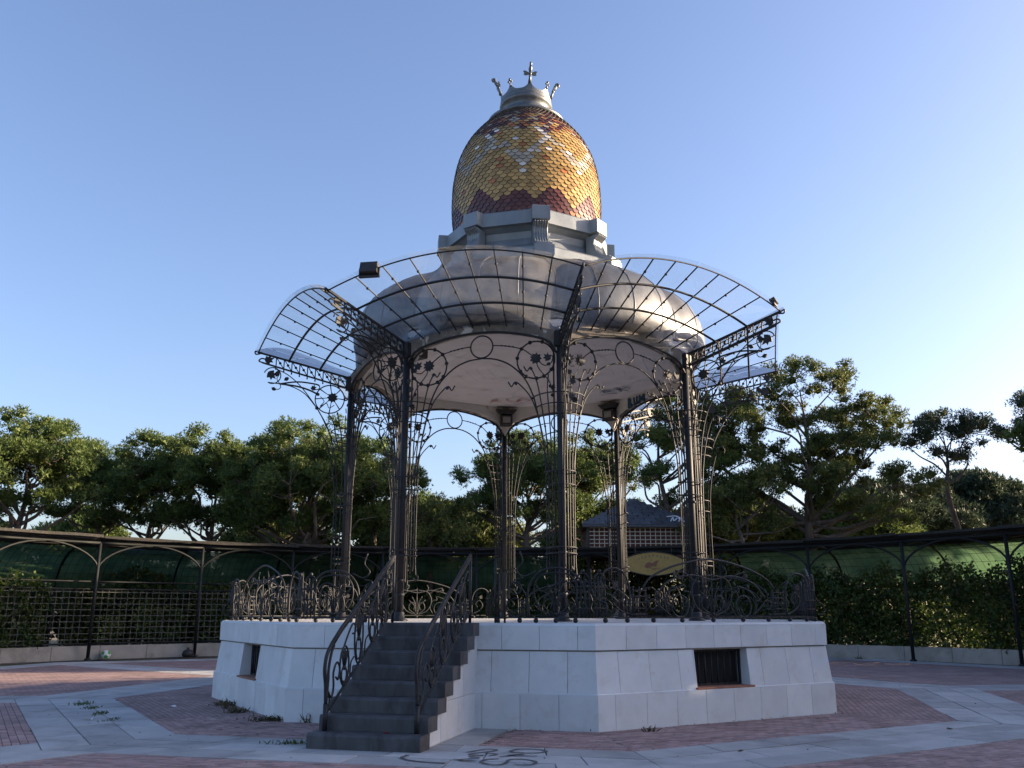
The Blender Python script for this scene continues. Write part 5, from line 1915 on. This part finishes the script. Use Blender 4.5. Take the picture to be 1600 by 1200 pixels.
for i, nm in enumerate(ROW2):
    an = -60 + i * 8.9
    if an > 35:
        continue
    rr2 = 27.5 + 1.2 * math.sin(i * 2.3)
    SH.append((PCX + rr2 * math.sin(R(an)), PCY + rr2 * math.cos(R(an)), 5.6, 4.7 + 0.5 * math.sin(i * 1.7), 'tall shrub in the back row near the ' + nm))
for i, (x, y, w, h, lab) in enumerate(SH):
    shrub(lab, x, y, w, h, 60 + i)

# clipped ivy hedges on the curb wall
def hedge(label, a0, a1, z0, ztop, seed, dens=300, thick=0.55):
    rg = np.random.default_rng(seed)
    root = tag(empty('hedge', pp_((a0 + a1) / 2, PR0 + 0.5)), label, 'hedge')
    ox, oy, _ = pp_((a0 + a1) / 2, PR0 + 0.5)
    area = (a1 - a0) * PI / 180 * PR0 * (ztop - z0)
    n = int(area * dens)
    al = a0 + (a1 - a0) * rg.random(n)
    zr = rg.random(n)
    zt = ztop + 0.22 * np.sin(al * 0.9 + seed) + 0.14 * np.sin(al * 2.7) + 0.10 * rg.normal(size=n)
    z = z0 + (zt - z0) * zr
    # thin patches let light through
    hole = (np.sin(al * 3.1 + 2.0 * np.sin(z * 2.1)) + np.sin(z * 4.3 + al * 1.7)) * 0.5
    keep = rg.random(n) < np.where((hole > 0.45) & (z > z0 + 1.1), 0.28, 1.0)
    al, z = al[keep], z[keep]
    rr = PR0 + 0.05 + thick * rg.random(len(al)) ** 1.3 + 0.07 * np.sin(al * 2.3 + z * 1.9)
    P = np.stack([PCX + rr * np.sin(np.radians(al)) - ox, PCY + rr * np.cos(np.radians(al)) - oy, z], axis=1)
    V, F = leaves(rg, P, 0.12, 0.0)
    link('leaves', np_mesh('leaves', V, F, M['ivy']), root)
    s = MB()
    rr_ = random.Random(seed)
    for q in range(int((a1 - a0) * 0.9)):
        a = rr_.uniform(a0, a1)
        x, y, _ = pp_(a, PR0 + 0.35)
        s.tube([(x - ox, y - oy, z0 - 0.1), (x - ox + rr_.uniform(-.15, .15), y - oy, (z0 + ztop) / 2), (x - ox + rr_.uniform(-.4, .4), y - oy, ztop - 0.1)], [0.03, 0.022, 0.01], 5)
    s.build('stems', M['bark'], root)
hedge('ivy hedge on the curb at the left edge', -80, -51.5, 0.48, 3.0, 1, 560)
hedge('low dark hedge on the curb directly behind the bandstand', -33, 15, 0.48, 2.35, 2, 420)
hedge('tall ivy hedge on the curb right of the bandstand', 24, 84, 0.48, 3.35, 3, 800)
# creepers hanging on the lattice
def creeper(label, a0, a1, z0, z1, seed, n):
    rg = np.random.default_rng(seed)
    ox, oy, _ = pp_((a0 + a1) / 2, PR0 + 0.4)
    root = tag(empty('creeper', (ox, oy, 0)), label, 'creeper')
    al = a0 + (a1 - a0) * rg.beta(2, 2, n)
    z = z0 + (z1 - z0) * rg.random(n)
    rr = PR0 + 0.3 + 0.35 * rg.random(n)
    P = np.stack([PCX + rr * np.sin(np.radians(al)) - ox, PCY + rr * np.cos(np.radians(al)) - oy, z], axis=1)
    V, F = leaves(rg, P, 0.13, 0.0)
    link('leaves', np_mesh('leaves', V, F, M['shrub']), root)
    s = MB()
    x, y, _ = pp_((a0 + a1) / 2, PR0 + 0.45)
    s.tube([(x - ox, y - oy, 0.4), (x - ox + 0.1, y - oy, (z0 + z1) / 2), (x - ox, y - oy, z1)], 0.02, 5)
    s.build('stem', M['bark'], root)
creeper('creeper on the lattice right behind the sunlit ball', -46.3, -43.2, 0.55, 1.6, 5, 420)
creeper('thin creeper spreading over the lattice left of the platform', -42.5, -36.5, 0.7, 2.0, 6, 700)
creeper('creeper reaching the top of the lattice beside the platform', -36, -28, 0.6, 3.0, 7, 1500)

# ------------------------------------------------------------------ small things on the ground
b = MB()
b.ball((0, 0, 0.17), 0.17, 16, 10)
ball = tag(b.build('ball', M['paper']), 'green and white ball lying by the curb wall on the left', 'ball')
ball.location = (pp_(-45.6, PR0 - 0.25)[0], pp_(-45.6, PR0 - 0.25)[1], 0.01)
for i in range(6):
    q = MB()
    d = V3((math.cos(i * 1.05), math.sin(i * 1.05) * 0.9 - 0.3, 0.55 * (-1) ** i)).normalized()
    t1 = d.orthogonal().normalized()
    t2 = d.cross(t1)
    q.prism([(0.075 * math.cos(R(72 * j)), 0.075 * math.sin(R(72 * j))) for j in range(5)], V3((0, 0, 0.17)) + d * 0.158, t1, t2, 0.03)
    q.build('panel', M['ballgreen'], ball)
b = MB()
b.lathe([(0.02, 0.0), (0.20, 0.02), (0.24, 0.12), (0.20, 0.24), (0.10, 0.30), (0.04, 0.33), (0.06, 0.38)], 12)
bag = tag(b.build('black_bag', M['black']), 'dark round lump at the foot of the second left pergola post', 'bag')
bx = pp_(-36.9, PR0 - 0.55)
bag.location = (bx[0], bx[1], 0.005)

def weed(label, x, y, n, h, spread, seed, mat='grass', stretch=(1, 1)):
    n, h = int(n * 0.55), h * 0.66
    rg = np.random.default_rng(seed)
    root = tag(empty('weed', (x, y, 0.004)), label, 'weed', 'weeds in the paving')
    p = rg.normal(size=(n, 2)) * spread * np.array(stretch)
    d = unit(np.concatenate([rg.normal(size=(n, 2)) * 0.7, np.ones((n, 1))], axis=1))
    s = unit(np.cross(d, rg.normal(size=(n, 3))))
    L = h * (0.4 + 0.8 * rg.random((n, 1)))
    base = np.concatenate([p, np.zeros((n, 1))], axis=1)
    w = 0.008
    mid = base + d * L * 0.55
    tip = base + d * L + np.concatenate([rg.normal(size=(n, 2)) * 0.25 * L, -0.1 * L], axis=1)
    V = np.stack([base - s * w, base + s * w, mid + s * w * 0.8, mid - s * w * 0.8, tip], axis=1)
    I = np.arange(n)[:, None] * 5
    F1 = np.concatenate([I + np.array([[0, 1, 2]]), I + np.array([[0, 2, 3]]), I + np.array([[3, 2, 4]])])
    link('blades', np_mesh('blades', V.reshape(-1, 3), F1, M[mat]), root)
    if seed % 2 == 0:
        P = np.concatenate([rg.normal(size=(n // 3, 2)) * spread * np.array(stretch), rg.random((n // 3, 1)) * h * 0.4], axis=1)
        V, F = leaves(rg, P, 0.05)
        link('leaves', np_mesh('leaves', V, F, M[mat]), root)
weed('grass tuft on the slabs beside the lowest step', -3.42, -8.10, 130, 0.13, 0.10, 3, stretch=(1.6, 0.5))
weed('dry weed at the foot of the platform corner left of the stair', -4.42, -5.35, 240, 0.20, 0.12, 4, 'dryweed', (1.7, 0.6))
weed('dry weed at the platform foot under the left window', -5.35, -4.05, 150, 0.20, 0.09, 6, 'dryweed')
weed('small dry weed at the platform foot by the far left corner', -6.0, -2.75, 140, 0.22, 0.10, 8, 'dryweed')
weed('tall thin weed against the left platform face', -5.75, -3.35, 60, 0.42, 0.06, 5, 'dryweed')
weed('thin weed standing against the platform just left of the stair', -3.75, -5.62, 40, 0.34, 0.06, 9, 'dryweed')
weed('uppermost grass tuft in the slab joint on the left', -8.85, -2.55, 130, 0.14, 0.10, 7, stretch=(1.0, 1.7))
weed('second grass tuft in the slab joint on the left', -8.35, -3.35, 90, 0.10, 0.08, 11, stretch=(1.0, 1.5))
weed('third grass tuft in the slab joint on the left', -7.75, -4.30, 100, 0.11, 0.09, 13, stretch=(0.7, 1.8))
weed('lowest grass tuft in the slab joint on the left', -7.15, -5.25, 80, 0.08, 0.09, 15, stretch=(0.6, 2.0))
weed('small weed at the foot of the right platform face', 1.75, -6.75, 60, 0.16, 0.05, 17, 'dryweed')
weed('weed by the curb wall beside the black lump', *pp_(-36.0, PR0 - 0.2)[:2], 60, 0.25, 0.10, 19)
weed('weed by the curb wall left of the right pergola post', *pp_(44.3, PR0 - 0.12)[:2], 70, 0.24, 0.12, 21, 'dryweed')
def scrap(name, label, x, y, z, s, mat, seed):
    rg = random.Random(seed)
    b = MB()
    n = 7
    v = [(0, 0, 0.03 * s)] + [(s * rg.uniform(0.6, 1.1) * math.cos(2 * PI * i / n), s * rg.uniform(0.4, 0.8) * math.sin(2 * PI * i / n), s * rg.uniform(0.0, 0.5)) for i in range(n)]
    b.add(v, [(0, 1 + i, 1 + (i + 1) % n) for i in range(n)])
    o = tag(b.build(name, M[mat]), label, 'litter')
    o.location = (x, y, z)
    return o
scrap('paper_scrap', 'crumpled white paper scrap lying on the left slabs', -7.5, -5.3, 0.012, 0.10, 'paper', 1)
scrap('paper_scrap', 'small pale scrap on the bricks at the left', -6.9, -3.1, 0.01, 0.08, 'paper', 2)
q = Matrix.Rotation(PHI - 0.5 * OCT, 4, 'Z') @ V3((0.20, -8.86, 0.204))
scrap('red_scrap', 'small bright red scrap lying on the lowest stair step', q.x, q.y, q.z, 0.055, 'redlitter', 3)
scrap('dry_leaf', 'dark dry leaf on the slabs at the right', 6.4, -6.6, 0.012, 0.07, 'dryweed', 4)
scrap('dry_leaf', 'dark dry leaf on the front slabs below the right window', 2.6, -8.9, 0.012, 0.05, 'dryweed', 5)

# leaf litter and grit scattered over the paving
rg = np.random.default_rng(77)
n = 2600
al = rg.random(n) * 2 * PI
rd = 6.95 + 12.4 * rg.random(n) ** 1.3
P = np.stack([rd * np.cos(al), rd * np.sin(al), np.full(n, 0.012)], axis=1)
# gather some of it against the foot of the platform
near = rg.random(n) < 0.35
ap = np.round((al - PHI - PI / 2 - PI / 8) / OCT) * OCT + PHI + PI / 2 + PI / 8
rp = 6.905 * C8 / np.cos(al - ap) + 0.03 + 0.10 * rg.random(n) ** 2
P[near, 0] = (rp * np.cos(al))[near]
P[near, 1] = (rp * np.sin(al))[near]
d = unit(np.concatenate([rg.normal(size=(n, 2)), 0.25 * rg.normal(size=(n, 1))], axis=1))
sd = unit(np.cross(d, np.array([0, 0, 1.0]) + 0.4 * rg.normal(size=(n, 3))))
L = 0.012 + 0.034 * rg.random((n, 1)) ** 2
V = np.stack([P, P + d * L * 0.5 + sd * L * 0.3, P + d * L, P + d * L * 0.5 - sd * L * 0.3], axis=1).reshape(-1, 3)
V[:, 2] = np.maximum(V[:, 2], 0.009)
lit = kind(link('leaf_litter', np_mesh('leaf_litter', V, np.arange(len(V)).reshape(-1, 4), M['dryweed'])), 'stuff')
lit['label'] = 'dry leaf litter and grit scattered over the paving'
lit['category'] = 'leaf litter'
